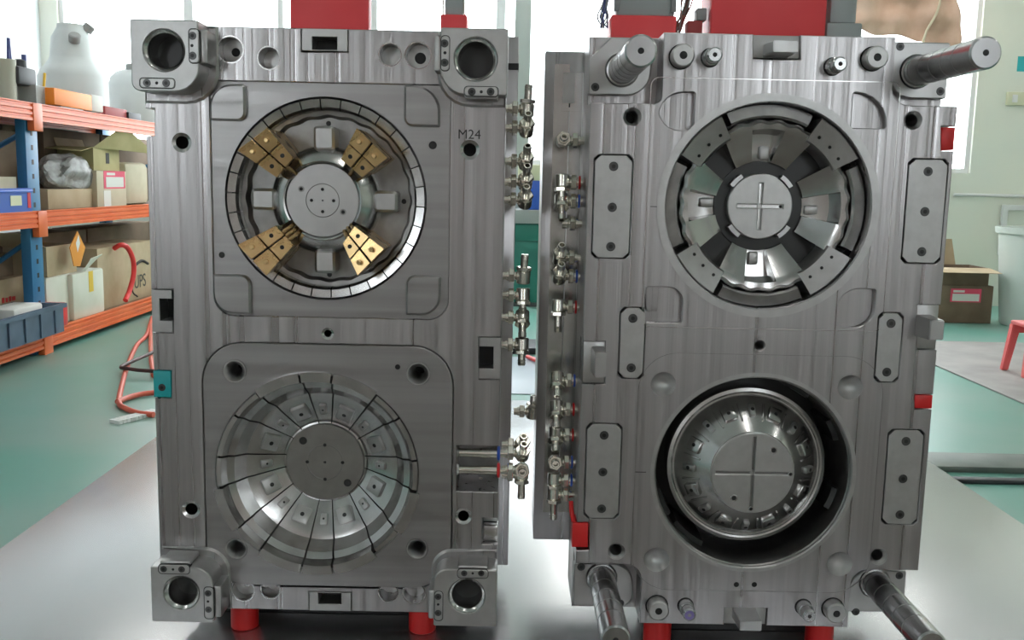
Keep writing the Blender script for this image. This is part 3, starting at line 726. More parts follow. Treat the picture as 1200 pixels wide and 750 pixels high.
# side strip of the plate carrying the ends of the fittings
# --- wear plates
for w in wear:
    x0, x1, z0, z1 = wr(w, 0)
    wp = plate('wear_plate', rrect(x0, x1, z0, z1, -.0085), [], YR - .0006, YR + .02, 'satin', MR, .0008)
    plate('pocket_floor', rrect(x0 - .0011, x1 + .0011, z0 - .0011, z1 + .0011, -.0055), [], YR + .0205, YR + .026, 'void', MR, 0)
    for c in w[1]: socket_screw(R(*c), YR - .0008, 5.4 * r0, wp)
# --- bores, dishes
for c, r in rh:
    cc = R(*c); q = r * r0
    sector('countersink', cc, YR, [(q + .0015, .0004), (q, -.05), (q * .72, -.05), (q * .74, -.006)], 0, 2 * PI, 24, 'satin', MR)
    disc('bore_floor', cc, YR + .045, q * .95, .004, 'void', MR, 16)
for c, r in dish:
    cc = R(*c); q = r * r0
    bm = bmesh.new(); bm_lathe(bm, (cc[0], YR - .0003, cc[1]), (0, 1, 0), [(0, q + .001), (.004, q * .92), (.010, q * .75), (.014, q * .4), (.015, 0)], 28)
    bmesh.ops.delete(bm, geom=[f for f in bm.faces if len(f.verts) > 4], context='FACES')
    bm.normal_update()
    finish('dished_seat', bm, 'satin', MR, recalc=True)
for c, r in small: disc('dowel_hole', R(*c), YR - .0005, r * r0, .001, 'void', MR, 12)
for (a, b, c, d), r in lobes:
    q = rrect(R(a, c)[0] + .0003, R(b, c)[0] - .0003, R(a, d)[1] + .0003, R(a, c)[1] - .0003, r)
    plate('corner_pocket', q, [], YR + .012, YR + .02, 'face', MR, 0)
# --- outlines milled round the two inserts
def thin_frame(name, o, w, y0, y1, m):
    cx = sum(p[0] for p in o) / len(o); cz = sum(p[1] for p in o) / len(o)
    inn = []
    for x, z in o:
        v = Vector((cx - x, cz - z)); v = v * (w / v.length); inn.append((x + v.x, z + v.y))
    return plate(name, o, [inn], y0, y1, m, MR, 0)
thin_frame('insert_joint', rrect(R(744, 550)[0], R(1028, 550)[0], R(880, 693)[1], R(880, 415)[1], .058, 10), .0009, YR - .0004, YR + .001, 'dull')
sector('parting_step', cu2, YR, [(RC + .0007, .0002), (RC + .012, .0002), (RC + .0125, .0018), (RC + .0015, .0018)], 0, 2 * PI, 80, 'satin', MR)
sector('parting_step', cl2, YR, [(RD + .0007, .0002), (RD + .0065, .0002), (RD + .007, .0014), (RD + .0015, .0014)], 0, 2 * PI, 80, 'satin', MR)
for a, b in (((762, 242), (777, 242)), ((744, 553), (757, 553))):
    p, q = R(*a), R(*b); box('vent_line', p[0], q[0], YR - .0003, YR + .001, p[1] - .0005, p[1] + .0005, 'void', MR)
a, b = R(765, 420, 0), R(765, 108, 0)
# raised milling border round the upper cavity
q1 = rrect(R(757, 240)[0], R(1045, 240)[0], R(900, 386)[1], R(900, 93)[1], .012)
thin_frame('milled_edge', q1, .0012, YR - .0005, YR + .001, 'polish')

# --- upper cavity
UD = .062
disc('cavity_floor', cu2, YR + UD, RC + .0005, .004, 'blacksteel', MR, 64)
for k in range(4):                               # ledges between the petals
    if k == 0:
        d0 = sector('rim_ledge', cu2, YR, [(.108, -UD + .001), (RC - .001, -UD + .001), (RC - .001, -.008), (RC - .003, -.006), (.112, -.017), (.108, -.024)], -.27, .27, 8, 'satin', MR)
        for ta in (-.17, .0, .17):
            lathe('screw_hole', (cu2[0] + .123 * math.cos(ta), YR + .0113, cu2[1] + .123 * math.sin(ta)), (.42, .9, .42 * ta), [(0, .0024), (.001, .0024)], 'void', d0, 10)
        c0_ = sector('rim_arc', cu2, YR, [(.1275, -UD + .001), (RC - .002, -UD + .001), (RC - .002, -.019), (.131, -.017), (.1275, -.021)], -.44, .44, 14, 'dull', MR)
        o, o2 = d0, c0_
    else: o, o2 = copy_tree(d0, MR), copy_tree(c0_, MR)
    o.rotation_euler.y = -(PI / 4 + k * PI / 2); o2.rotation_euler.y = -k * PI / 2
pet = [(.064, -UD + .001), (.124, -UD + .001), (.124, -.021), (.119, -.018), (.112, -.0195), (.106, -.023), (.080, -.044), (.066, -.052)]
def petal():
    bm = bmesh.new()
    # scalloped outer edge
    n = 44; rings = []
    for k in range(n + 1):
        a = -.59 + 1.18 * k / n; w = .0016 * math.cos(k / n * 2 * PI * 5)
        rec = abs(a) < .19
        pr_ = []
        for j, (r, e) in enumerate(pet):
            rr_ = r + (w if j in (1, 2, 3) else 0)
            if rec and j >= 5: e = -.0600 if j > 5 else -.056
            pr_.append(bm.verts.new((cu2[0] + rr_ * math.cos(a), YR - e, cu2[1] + rr_ * math.sin(a))))
        rings.append(pr_)
    for A, B in zip(rings, rings[1:]):
        for j in range(len(pet)): bm.faces.new((A[j], A[(j + 1) % len(pet)], B[(j + 1) % len(pet)], B[j]))
    bm.faces.new(rings[0]); bm.faces.new(rings[-1][::-1])
    o = finish('cavity_petal', bm, 'polish', MR, (cu2[0], YR, cu2[1]), 30)
    q = Vector((cu2[0] + .078, YR + .050, cu2[1]))
    bm = bmesh.new(); bm_box(bm, q.x - .010, q.x + .010, q.y, q.y + .01, q.z - .011, q.z + .003, .003)
    finish('boss', bm, 'satin', o)
    return o
p0 = petal()
for k in range(4):
    o = p0 if k == 0 else copy_tree(p0, MR)
    o.rotation_euler.y = -k * PI / 2
sector('hub_groove', cu2, YR, [(.049, -UD + .001), (.066, -UD + .001), (.066, -.058), (.049, -.058)], 0, 2 * PI, 48, 'blacksteel', MR)
RH = .0485; gw = .0024
hub = []
for k in range(4):                               # outline of a cross shaped slot
    a = k * PI / 2
    for (u, v) in ((.034, -gw), (.034, gw), (gw, gw)):
        hub.append((cu2[0] + u * math.cos(a) - v * math.sin(a), cu2[1] + u * math.sin(a) + v * math.cos(a)))
hb = plate('hub_disc', circ(cu2, RH, 56), [hub], YR + .045, YR + UD - .0005, 'satin', MR, .0015)
disc('runner_floor', cu2, YR + .0500, .037, .004, 'polish', hb, 32)
disc('gate', cu2, YR + .0494, .004, .002, 'steel', hb, 14); disc('runner_end', (cu2[0] + .0315, cu2[1]), YR + .0494, .0022, .002, 'void', hb, 12)
for k in range(4):
    a = PI / 4 + k * PI / 2
    o = sector('hub_tab', cu2, YR, [(.0495, -UD + .001), (.056, -UD + .001), (.056, -.043), (.0495, -.043)], -.20, .20, 4, 'steel', MR) if k == 0 else copy_tree(tb_, MR)
    if k == 0: tb_ = o
    o.rotation_euler.y = -a

# --- lower cavity: a deep dark well with the cone shaped core
LD = .115
disc('cavity_floor', cl2, YR + LD, RD + .0005, .004, 'blacksteel', MR, 64)
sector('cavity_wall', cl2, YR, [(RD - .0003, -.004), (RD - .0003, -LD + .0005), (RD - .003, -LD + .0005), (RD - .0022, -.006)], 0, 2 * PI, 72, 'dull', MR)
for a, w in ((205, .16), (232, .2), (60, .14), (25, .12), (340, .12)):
    o = sector('wall_step', cl2, YR, [(RD - .012, -LD + .001), (RD - .003, -LD + .001), (RD - .003, -.035), (RD - .010, -.04)], -w, w, 5, 'blacksteel', MR)
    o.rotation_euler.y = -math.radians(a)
RK = 94 * r0 * 1.032
core_prof = [(.058, -LD + .001), (RK - .006, -LD + .001), (RK - .004, -.06), (RK, -.058), (RK, -.045), (RK - .005, -.0435), (RK - .0075, -.0445), (RK - .0085, -.047), (RK - .011, -.047), (.066, -.007), (.0635, -.005), (.058, -.005)]
sector('core_cone', cl2, YR, core_prof, 0, 2 * PI, 96, 'polish', MR, smooth=25)
sl_ = Vector((RK - .011 - .066, -.040)).normalized()
def cone_e(r): return -.007 + (-.040) * (r - .066) / (RK - .011 - .066)
def core_pad(kind):
    rm = .090; w, h = (.0105, .0115) if kind else (.005, .0105)
    ex = Vector((sl_.x, -sl_.y, 0)); ez = Vector((-sl_.y, -sl_.x, 0)); ey = Vector((0, 0, 1))
    bm = bmesh.new(); bm_box(bm, -h, h, -w, w, -.004, .0055, .0026, 2)
    o_ = Vector((cl2[0] + rm, YR - cone_e(rm), cl2[1]))
    for v in bm.verts: v.co = o_ + ex * v.co.x + ey * v.co.y + ez * v.co.z
    p = finish('core_pad', bm, 'polish' if kind else 'steel', MR, (cl2[0], YR, cl2[1]))
    lathe('pad_hole', o_ + ez * .0053, ez, [(-.001, .003), (.0004, .003)], 'void', p, 10)
    return p
cps = {}
for k in range(16):
    kind = k % 2
    if kind not in cps: cps[kind] = core_pad(kind); o = cps[kind]
    else: o = copy_tree(cps[kind], MR)
    o.rotation_euler.y = -math.radians(k * 22.5)
for k in range(16):                              # ribs between the pads
    if k == 0:
        ex = Vector((sl_.x, -sl_.y, 0)); ez = Vector((-sl_.y, -sl_.x, 0)); ey = Vector((0, 0, 1))
        bm = bmesh.new(); bm_box(bm, -.016, .014, -.0014, .0014, -.003, .002, .0008, 2)
        o_ = Vector((cl2[0] + .090, YR - cone_e(.090), cl2[1]))
        for v in bm.verts: v.co = o_ + ex * v.co.x + ey * v.co.y + ez * v.co.z
        rb = finish('core_rib', bm, 'polish', MR, (cl2[0], YR, cl2[1])); o = rb
    else: o = copy_tree(rb, MR)
    o.rotation_euler.y = -math.radians(k * 22.5 + 11.5)
slot = []
for k in range(4):
    a = k * PI / 2
    for (u, v) in ((.056, -.0020), (.056, .0020), (.0020, .0020)):
        slot.append((cl2[0] + u * math.cos(a) - v * math.sin(a), cl2[1] + u * math.sin(a) + v * math.cos(a)))
cdk = plate('core_disc', circ(cl2, .0622, 64), [slot], YR + .001, YR + .012, 'satin', MR, .0012)
disc('runner_floor', cl2, YR + .0055, .0575, .003, 'dull', cdk, 40)
disc('gate', cl2, YR + .0045, .0045, .003, 'steel', cdk, 14)
for (dx, dz, r) in ((23, 29, 4.5), (-21, -31, 4.5), (45, 0, 3), (0, -44, 3)):
    c = (cl2[0] + dx * r0, cl2[1] + dz * r0)
    h = disc('ejector_bush', c, YR + .0004, r * r0, .001, 'polish', cdk, 14)
    disc('ejector_hole', c, YR + .0001, r * r0 * .7, .0005, 'void', cdk, 12)

# --- tapered lock blocks
DL = .046
for (base_, front) in (((883, 938, 39, 69), (905.5, 936, 46, 62.5)), ((1075, 1099, 357, 410), (1089.5, 1106.5, 374, 400)), ((684, 709, 400, 450), (696.5, 711, 412, 444)), ((848, 898, 712, 736), (866.5, 893.5, 727, 741))):
    x0, z1 = R(base_[0], base_[2]); x1, z0 = R(base_[1], base_[3])
    x0, x1, z0, z1 = max(x0, A0) + .0006, min(x1, A1) - .0006, max(z0, BB) + .0004, min(z1, BT) - .0004
    lb = box('lock_block', x0, x1, YR + .004, YR + .052, z0, z1, 'satin', MR, .001)
    fx0, fz1 = R(front[0], front[2], DL); fx1, fz0 = R(front[1], front[3], DL)
    bm = bmesh.new(); bm_box(bm, fx0, fx1, YR - DL, YR + .0045, fz0, fz1)
    for v in bm.verts:
        if v.co.y < -.01: v.co.x += (.0015 if v.co.x < (fx0 + fx1) / 2 else -.0015); v.co.z += (.0015 if v.co.z < (fz0 + fz1) / 2 else -.0015)
    bmesh.ops.bevel(bm, geom=bm.edges[:], offset=.0012, segments=2, affect='EDGES')
    finish('lock_tongue', bm, 'steel', lb)
# --- red parting blocks let into the edges
for (a, b, c, d) in ((1103.5, 1121, 148.5, 176.5), (1072.5, 1092, 462.5, 479.5)):
    x0, z1 = R(a, c); x1, z0 = R(b, d); box('parting_block', x0 + .0006, A1, YR + .001, YR + .04, z0 + .0006, z1 - .0006, 'redplastic', MR, .001)
x0, z1 = R(671, 612); x1, z0 = R(688.5, 642)
box('parting_block', x0, x1, YR - .001, YR + .04, z0 + .001, z1 - .001, 'redplastic', MR, .001)
tube('red_strap', [(x0 + .002, YR + .01, z1 - .002), (x0 - .001, YR + .012, z1 + .012), (x0 - .002, YR + .02, z1 + .026)], .0035, 'redplastic', MR, 8)
# --- return buttons and pins
for c, r, d in buttons:
    cc = R(*c, d); q = r * sR(d)
    b = lathe('return_button', (cc[0], YR - d, cc[1]), (0, 1, 0), [(0, q - .002), (.002, q), (d + .004, q)], 'satin', MR, 28)
    sector('button_joint', cc, YR, [(q, .0002), (q + .0018, .0003), (q + .0018, -.001), (q, -.001)], 0, 2 * PI, 28, 'void', b)
    disc('button_hole', cc, YR - d - .0004, q * .36, .001, 'void', b, 16)
for i, (c, r, d) in enumerate(pins):
    cc = R(*c, d); q = r * sR(d)
    b = lathe('return_pin', (cc[0], YR - d, cc[1]), (0, 1, 0), [(0, q - .002), (.002, q), (d * .5, q), (d * .5 + .001, q + .0015), (d + .004, q + .0015)], 'pin', MR, 24)
    sector('pin_joint', cc, YR, [(q + .0015, .0002), (q + .003, .0003), (q + .003, -.001), (q + .0015, -.001)], 0, 2 * PI, 24, 'void', b)
    if i == 2: disc('tempered_face', cc, YR - d - .0003, q * .78, .001, 'purple', b, 20)
    disc('pin_hole', cc, YR - d - .0006, q * .3, .001, 'void' if i != 2 else 'dull', b, 12)
# --- guide pins on their flanges
YT = YR - .168
def guide_pin(base_px, tip, flange, radii, screws):
    fy = YR + .040
    c = R(*base_px, -.04)
    xa, za = R(flange[0], flange[2], -.04); xb, zb = R(flange[1], flange[3], -.04)
    pr2 = .0205
    fl = plate('guide_flange', rrect(max(xa, A0), min(xb, A1), max(zb, BB - .004), min(za, BT), radii), [circ(c, pr2 + .003, 32)], fy, YR + FT, 'steel', MR, .0015)
    gp = lathe('guide_pin', (c[0], YT, c[1]), (0, 1, 0), [(0, pr2 - .0025), (.0025, pr2), (.205, pr2), (.2055, pr2 + .0022), (.2225, pr2 + .0022)], 'pin', fl, 40)
    disc('centre_hole', c, YT - .0004, .0042, .001, 'void', gp, 16)
    for y in (.05, .085, .12, .155, .19):
        lathe('oil_groove', (c[0], YT + y, c[1]), (0, 1, 0), [(0, pr2), (.0004, pr2 + .0003), (.0012, pr2 + .0003), (.0016, pr2)], 'dull', gp, 40)
    for s in screws: socket_screw(R(*s, -.04), fy, 5 * r0, fl)
    return c
guide_pin((729, 82), None, (690, 762, 43, 112), (.003, .034, .003, -.03), [(697.5, 102)])
guide_pin((1074, 84), None, (1046, 1109, 48, 116), (.034, .003, .003, .003), [(1055, 54.5), (1102, 107)])
guide_pin((705, 677), None, (673, 741, 660, 711), (.003, .02, .034, .003), [(681, 664.5), (727, 707)])
guide_pin((1025, 683), None, (996, 1062, 668, 718), (.003, .003, .003, .034), [(1003, 717), (1054, 674.5)])
# --- fittings on the left side of this half
for (py, kind, ring, lg, Y) in ((165, 'fwd', None, 0, .10), (214, 'down', 'redplastic', .0, .10), (236, 'fwddown', 'blueplastic', .004, .10), (262, 'plain', None, 0, .10), (302, 'fwdup', None, 0, .10), (324, 'fwdup', 'blueplastic', .0, .10), (360, 'down', 'redplastic', .008, .10),
                            (446, 'fwddown', 'blueplastic', -.004, .08), (480, 'fwddown', 'redplastic', 0, .08), (510, 'fwddown', 'redplastic', -.004, .08), (542, 'fwd', 'blueplastic', -.004, .08), (563, 'down', 'blueplastic', -.002, .08), (580, 'down', None, .008, .08)):
    fitting(MR, -1, A0, py, YR + Y, kind, ring, lg)
for (px, yy) in ((770, .05), (960, .05), (780, .2), (950, .2)):
    q = onY(px, 740, YR + yy)
    lathe('foot', (q.x, YR + yy, TZ + .0005), (0, 0, 1), [(0, .020), (.002, .022), (BB - TZ - .003, .022), (BB - TZ - .001, .020)], 'redplastic', MR, 20)
box('support_foot', A0 + .12, A1 - .13, YR + .09, YR + .15, TZ + .0005, BB - .0005, 'blacksteel', MR, .002)
box('support_foot', X0 + .05, X1 - .05, YL + .10, YL + .15, TZ + .0005, ZB - .0005, 'blacksteel', ML, .002)

# ================================================================== connector boxes on top of the halves
def red_box(mould, topz, px0, px1, Y, dep, h, m='red', name='junction_box', z0=None):
    a = onY(px0, 30, Y); b = onY(px1, 30, Y)
    return box(name, a.x, b.x, Y, Y + dep, topz, topz + h, m, mould, .003)
lt = onY(600, 48, YL + .2).z
red_box(ML, ZT - .0195, 340, 432, YL + .25, .035, .22)
c = red_box(ML, lt + .0005, 516, 547, YL + .18, .05, onY(531, 17, YL + .18).z - lt, name='connector_hood')
ct = onY(531, 17, YL + .18).z
cn = red_box(ML, ct + .0005, 521, 542, YL + .186, .035, .12, 'conn', name='connector')
for px in (519, 544):
    a = onY(px, 10, YL + .19); box('latch', a.x - .0012, a.x + .0012, YL + .19, YL + .215, ct + .004, ct + .05, 'nickel', cn)
rtop = bz1
red_box(MR, rtop + .0005, 833, 968, YR + .19, .09, .25)
hz = onY(750, 18, YR + .2).z
hd = red_box(MR, rtop + .0005, 716, 793, YR + .2, .07, hz - rtop, name='connector_hood')
cn = red_box(MR, hz + .0005, 722, 790, YR + .205, .055, .12, 'conn', name='connector')
for px in (722, 789):
    a = onY(px, 10, YR + .205); box('latch', a.x - .004, a.x + .004, YR + .198, YR + .204, hz + .006, hz + .06, 'wiregrey', cn, .001)
g = red_box(MR, rtop + .0005, 969, 1011, YR + .2, .07, onY(990, 27, YR + .2).z - rtop, 'conn', name='connector_base')
red_box(MR, onY(990, 27, YR + .2).z + .0005, 972, 1003, YR + .205, .055, .1, 'conn', name='connector')
a = onY(816, 32, YR + .2)
box('terminal_block', a.x - .014, a.x + .010, YR + .2, YR + .23, rtop + .0005, onY(816, 24, YR + .2).z, 'book', MR, .002)
box('relay', a.x + .0, a.x + .016, YR + .2, YR + .23, onY(816, 24, YR + .2).z + .0005, onY(816, 9, YR + .2).z, 'wiregrey', MR, .002)
for k in range(13):                              # loose wires of the connectors
    sx = random.uniform(797, 814); ex = random.uniform(792, 802)
    P = [onY(sx + random.uniform(-2, 6), -14, YR + .24), onY(sx, 5, YR + .23 + random.uniform(-.02, .02)), onY((sx + ex) / 2, 18, YR + .22), onY(ex - 3, 32 + random.uniform(-4, 4), YR + .22), onY(ex - 6, 42, YR + .23)]
    tube('loose_wire', P, .0013, random.choice(['wirebrown', 'wirebrown', 'wiregrey', 'book']), MR, 6)
for k in range(10):
    sx = random.uniform(704, 712)
    P = [onY(sx + 4, -14, YR + .24), onY(sx, 5, YR + .235), onY(sx + random.uniform(-6, 4), 20, YR + .23), onY(708 + random.uniform(-6, 6), 33, YR + .23)]
    tube('loose_wire', P, .0013, random.choice(['wireblue', 'wiregrey', 'wireblue']), MR, 6)

# ================================================================== PALLET RACK ALONG THE LEFT WALL
XF, XBK = -3.37, -4.25
def zf(px, py, X=XF): return onX(px, py, X).z
ZTOP, ZTOPb = zf(0, 115), zf(0, 137)
ZMID, ZMIDb = zf(0, 249.5), zf(0, 270)
ZLOW, ZLOWb = zf(64, 383), zf(64, 402)
yp0, yp1 = onX(35, 250, XF).y, onX(49, 250, XF).y
pw = yp1 - yp0
ys_ = [yp0 - 2.25, yp0, onX(216, 250, XF).y]
rk = thing('storage_rack', ((XF + XBK) / 2, yp0, 0), 'blue and orange steel storage rack loaded with boxes along the wall', 'rack')
for y in ys_:
    for x in (XF - .075, XBK):
        po = box('upright', x, x + .07, y, y + pw, 0.002, ZTOP - .004, 'blue', rk, .004)
        if x > XBK:
            for k in range(16):
                z = .25 + k * .1
                if z < ZTOP - .1: box('slot', x + .0695, x + .0712, y + pw * .42, y + pw * .58, z, z + .035, 'void', po)
    bm = bmesh.new(); sweep_bm(bm, [(XBK + .06, y + pw / 2, ZMID + .12), (XF - .06, y + pw / 2, ZTOPb - .08)], .018, 6, False); finish('brace', bm, 'blue', rk)
    bm = bmesh.new(); sweep_bm(bm, [(XF - .06, y + pw / 2, ZMIDb - .1), (XBK + .06, y + pw / 2, ZLOW + .12)], .018, 6, False); finish('brace', bm, 'blue', rk)
for (zt, zb) in ((ZTOP, ZTOPb), (ZMID, ZMIDb), (ZLOW, ZLOWb)):
    for ya, yb in zip(ys_, ys_[1:]):
        for xb_ in (XF, XBK - .045):
            bm = bmesh.new(); h = zt - zb               # beam with three rolled ribs
            prof = [(0, 0), (.045, 0), (.045, .16), (.036, .20), (.036, .28), (.045, .32), (.045, .46), (.036, .50), (.036, .58), (.045, .62), (.045, .78), (.036, .82), (.036, .90), (.045, .94), (.045, 1), (0, 1)]
            y_a, y_b = ya + pw * .5 + .002, yb + pw * .5 - .002
            a_ = [bm.verts.new((xb_ + u, y_a, zb + v * h)) for u, v in prof]; b_ = [bm.verts.new((xb_ + u, y_b, zb + v * h)) for u, v in prof]
            for i in range(len(prof)): bm.faces.new((a_[i], a_[(i + 1) % len(prof)], b_[(i + 1) % len(prof)], b_[i]))
            bm.faces.new(a_); bm.faces.new(b_[::-1])
            finish('beam', bm, 'orange', rk, smooth=0)
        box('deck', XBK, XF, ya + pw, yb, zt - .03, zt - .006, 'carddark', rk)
    for y in ys_[1:2]:
        box('beam_connector', XF + .001, XF + .05, y + pw * .12, y + pw * .88, zb - .07, zt, 'orange', rk, .004)
def shelf_box(name, px0, px1, pt, z0, X, dep, m, label, cat='box', open_top=False, group=None, bev=.004):
    y0, y1 = onX(px0, 250, X).y, onX(px1, 250, X).y
    z1 = onX(px0, pt, X).z
    t = thing(name, (X - dep / 2, (y0 + y1) / 2, z0), label, cat, group)
    if open_top:
        bm = bmesh.new(); w = .008
        for args in ((X - dep, X, y0, y0 + w, z0, z1), (X - dep, X, y1 - w, y1, z0, z1), (X - w, X, y0 + w, y1 - w, z0, z1), (X - dep, X - dep + w, y0 + w, y1 - w, z0, z1), (X - dep + w, X - w, y0 + w, y1 - w, z0, z0 + w)):
            bm_box(bm, *args)
        finish('body', bm, m, t)
    else:
        box('body', X - dep, X, y0, y1, z0, z1, m, t, bev)
    t['ext'] = (X - dep, X, y0, y1, z0, z1)
    return t
def flap(t, quad, m, th=.005):
    bm = bmesh.new(); P = [Vector(p) for p in quad]; n = (P[1] - P[0]).cross(P[2] - P[0]).normalized() * th
    a_ = [bm.verts.new(p) for p in P]; b_ = [bm.verts.new(p + n) for p in P]
    bm.faces.new(a_); bm.faces.new(b_[::-1])
    for i in range(4): bm.faces.new((a_[i], a_[(i + 1) % 4], b_[(i + 1) % 4], b_[i]))
    return finish('flap', bm, m, t, smooth=0)
def label_patch(t, px0, px1, py0, py1, X, parts=True):
    y0, y1 = onX(px0, py0, X).y, onX(px1, py0, X).y; za, zb = onX((px0 + px1) / 2, py0, X).z, onX((px0 + px1) / 2, py1, X).z
    l = box('label', X, X + .0015, y0, y1, zb, za, 'pinklabel', t); h = za - zb; w = y1 - y0
    box('label_field', X + .0016, X + .0026, y0 + w * .1, y1 - w * .08, zb + h * .08, zb + h * .66, 'paper', l)
    box('label_strip', X + .0016, X + .0026, y0 + w * .14, y0 + w * .52, zb + h * .76, zb + h * .90, 'paper', l)

dk = .006
# --- on the top deck
def can(name, px, py0, X, r_px, z0, m, label, cat, prof):
    q = onX(px, 100, X); sc = (q - CAM).dot(FWD) / FPX
    t = thing(name, (X, q.y, z0), label, cat)
    h = onX(px, py0, X).z - z0
    lathe('body', (X, q.y, z0), (0, 0, 1), [(a * h, b * r_px * sc) for a, b in prof], m, t, 32)
    return t, q.y, h, sc
t, yc, h, sc = can('pen_cup', 6, 70, XF - .25, 13, ZTOP - dk, 'beige', 'beige plastic tub holding pens on the rack top', 'container', [(0, .9), (.98, 1), (1, 1.02), (1, .9), (.1, .85), (.1, 0)])
for dx in (-.02, .05): tube('pen', [(XF - .25 + .03, yc + dx, ZTOP + .05), (XF - .25 + .05, yc + dx - .02 - dx, ZTOP + h + .14)], .012, 'wireblue', t, 8, False)
t = shelf_box('height_gauge', 22, 44, 80, ZTOP - dk, XF - .25, .14, 'greybox', 'grey instrument with black head and lever on the rack top', 'gauge', bev=.01)
x0, x1, y0, y1, z0, z1 = t['ext']
box('head', x1 - .02, x1 + .10, y0 - .09, y0 + .17, z1 - .13, z1 + .0, 'black', t, .02); lathe('knob', (x1 + .03, y0 + .06, z1), (0, 0, 1), [(0, .05), (.05, .045), (.06, .02)], 'black', t, 16)
tube('lever', [(x1 + .03, y0 + .13, z1), (x1 + .03, y0 + .13, z1 + .10)], .018, 'wireblue', t, 8, False)
box('foot_plate', x0, x1 + .12, y0 - .12, y1 + .0, ZTOP - dk + .001, ZTOP + .018, 'nickel', t, .004)
t = shelf_box('grey_tray', 49, 70, 101, ZTOP - dk, XF - .12, .25, 'greybox', 'grey open tray of markers on the rack top', 'tray', True)
x0, x1, y0, y1, z0, z1 = t['ext']
tube('marker', [(x1 - .1, y0 + .3, z0 + .03), (x1 - .1, y0 + .36, z1 + .12)], .011, 'yellowtape', t, 8, False); tube('marker', [(x1 - .1, y0 + .1, z0 + .03), (x1 - .12, y0 + .07, z1 + .08)], .009, 'redplastic', t, 8, False)
t = shelf_box('small_carton', 77, 103, 125, ZTOP - dk, XF - .06, .2, 'paper', 'small white carton under the orange carton on the rack top', 'carton')
zt_ = t['ext'][5]
t = shelf_box('orange_carton', 70, 113, 104, zt_ + .001, XF - .05, .22, 'orangebox', 'bright orange printed carton lying on the rack top', 'carton')
x0, x1, y0, y1, z0, z1 = t['ext']
box('end_flap', x0, x1, y1 + .001, y1 + .22, z0, z1 + .01, 'paper', t, .01)
t = shelf_box('paper_stack', 106, 150, 133, ZTOP - dk, XF - .05, .3, 'paper', 'stack of white papers beside the orange carton', 'papers')
zt_ = t['ext'][5]
shelf_box('red_folder', 128, 153, 125, zt_ + .001, XF - .07, .26, 'book', 'dark red folder lying on the white papers', 'folder')
shelf_box('black_case', 155, 169, 132, ZTOP - dk, XF - .05, .2, 'black', 'small black case beside the papers on the rack top', 'case')
t, yc, h, sc = can('plastic_tank', 86, 30, XF - .55, 39, ZTOP - dk, 'tank', 'large translucent white plastic tank with stepped shoulder and black caps', 'tank',
    [(0, .9), (.02, 1), (.45, .98), (.52, .88), (.56, .78), (.62, .66), (.66, .62), (.86, .56), (.93, .45), (.96, .40), (1, .38), (1, 0)])
for (ca, u, rf) in ((-1.0, .80, .57), (.25, .93, .45)):
    rc = rf * 39 * sc * .9; lathe('cap', (XF - .55 + rc * math.cos(ca), yc + rc * math.sin(ca), ZTOP + h * u), (.6 * math.cos(ca), .6 * math.sin(ca), .8), [(0, .05), (.06, .05), (.07, .04)], 'wiregrey', t, 16)
t, yc, h, sc = can('plastic_tank', 160, 82, XF - .34, 31, ZTOP - dk, 'tank', 'lower rounded white plastic tank beside the large one', 'tank',
    [(0, .9), (.03, 1), (.7, 1), (.85, .93), (.94, .75), (1, .45), (1, 0)])
lathe('cap', (XF - .34, yc - .1, ZTOP + h - .02), (0, 0, 1), [(0, .06), (.05, .06), (.06, .045)], 'greybox', t, 16)
# --- on the middle deck
t = shelf_box('blue_bin', -14, 38, 221, ZMID - dk, XF + .02, .35, 'bluebin', 'bright blue plastic picking bin beside the rack upright', 'bin', True)
x0, x1, y0, y1, z0, z1 = t['ext']
box('rim', x0 - .005, x1 + .012, y0 - .005, y1 + .005, z1 - .03, z1 - .012, 'bluebin', t, .004)
ya, yb = onX(12, 235, XF + .02).y, onX(25, 235, XF + .02).y
box('paper_label', x1, x1 + .003, ya, yb, z0 + .05, z1 - .05, 'cream', t); box('red_sticker', x1, x1 + .003, y1 - .06, y1 - .02, z0 + .03, z1 - .03, 'redplastic', t)
t = shelf_box('open_carton', -14, 21, 207, ZMID + .05, XF - .06, .2, 'cardlight', 'pale carton with orange contents standing in the blue bin', 'carton', True)
x0, x1, y0, y1, z0, z1 = t['ext']
lathe('orange_contents', ((x0 + x1) / 2, y1 - .35, z0 + .02), (0, 0, 1), [(0, .09), (z1 - z0, .09), (z1 - z0 + .02, .05)], 'orangebox', t, 12)
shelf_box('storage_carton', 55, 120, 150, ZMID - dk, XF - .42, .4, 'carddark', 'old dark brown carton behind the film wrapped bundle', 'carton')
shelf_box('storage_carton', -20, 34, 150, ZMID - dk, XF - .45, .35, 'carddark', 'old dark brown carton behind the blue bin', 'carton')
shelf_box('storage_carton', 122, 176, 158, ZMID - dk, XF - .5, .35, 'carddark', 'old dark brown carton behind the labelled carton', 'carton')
def crumple(name, px, py, X, rx_, ry, rz_, z0, m, label, cat, seed, sub=4):
    q = onX(px, py, X); bm = bmesh.new(); bmesh.ops.create_icosphere(bm, subdivisions=sub, radius=1)
    rnd = random.Random(seed); ds = [(Vector((rnd.uniform(-1, 1), rnd.uniform(-1, 1), rnd.uniform(-1, 1))).normalized(), rnd.uniform(2, 7), rnd.uniform(0, 6)) for _ in range(7)]
    for v in bm.verts:
        k = 1 + sum(.085 * abs(math.sin(d.dot(v.co) * f_ + ph)) for d, f_, ph in ds) - .3
        v.co = Vector((v.co.x * rx_ * k, v.co.y * ry * k, max(v.co.z * k, -.75) * rz_))
    zmin = min(v.co.z for v in bm.verts)
    for v in bm.verts: v.co += Vector((X, q.y, z0 - zmin))
    o = finish(name, bm, m, None, origin=(X, q.y, z0), smooth=20)
    return tag(o, label, cat)
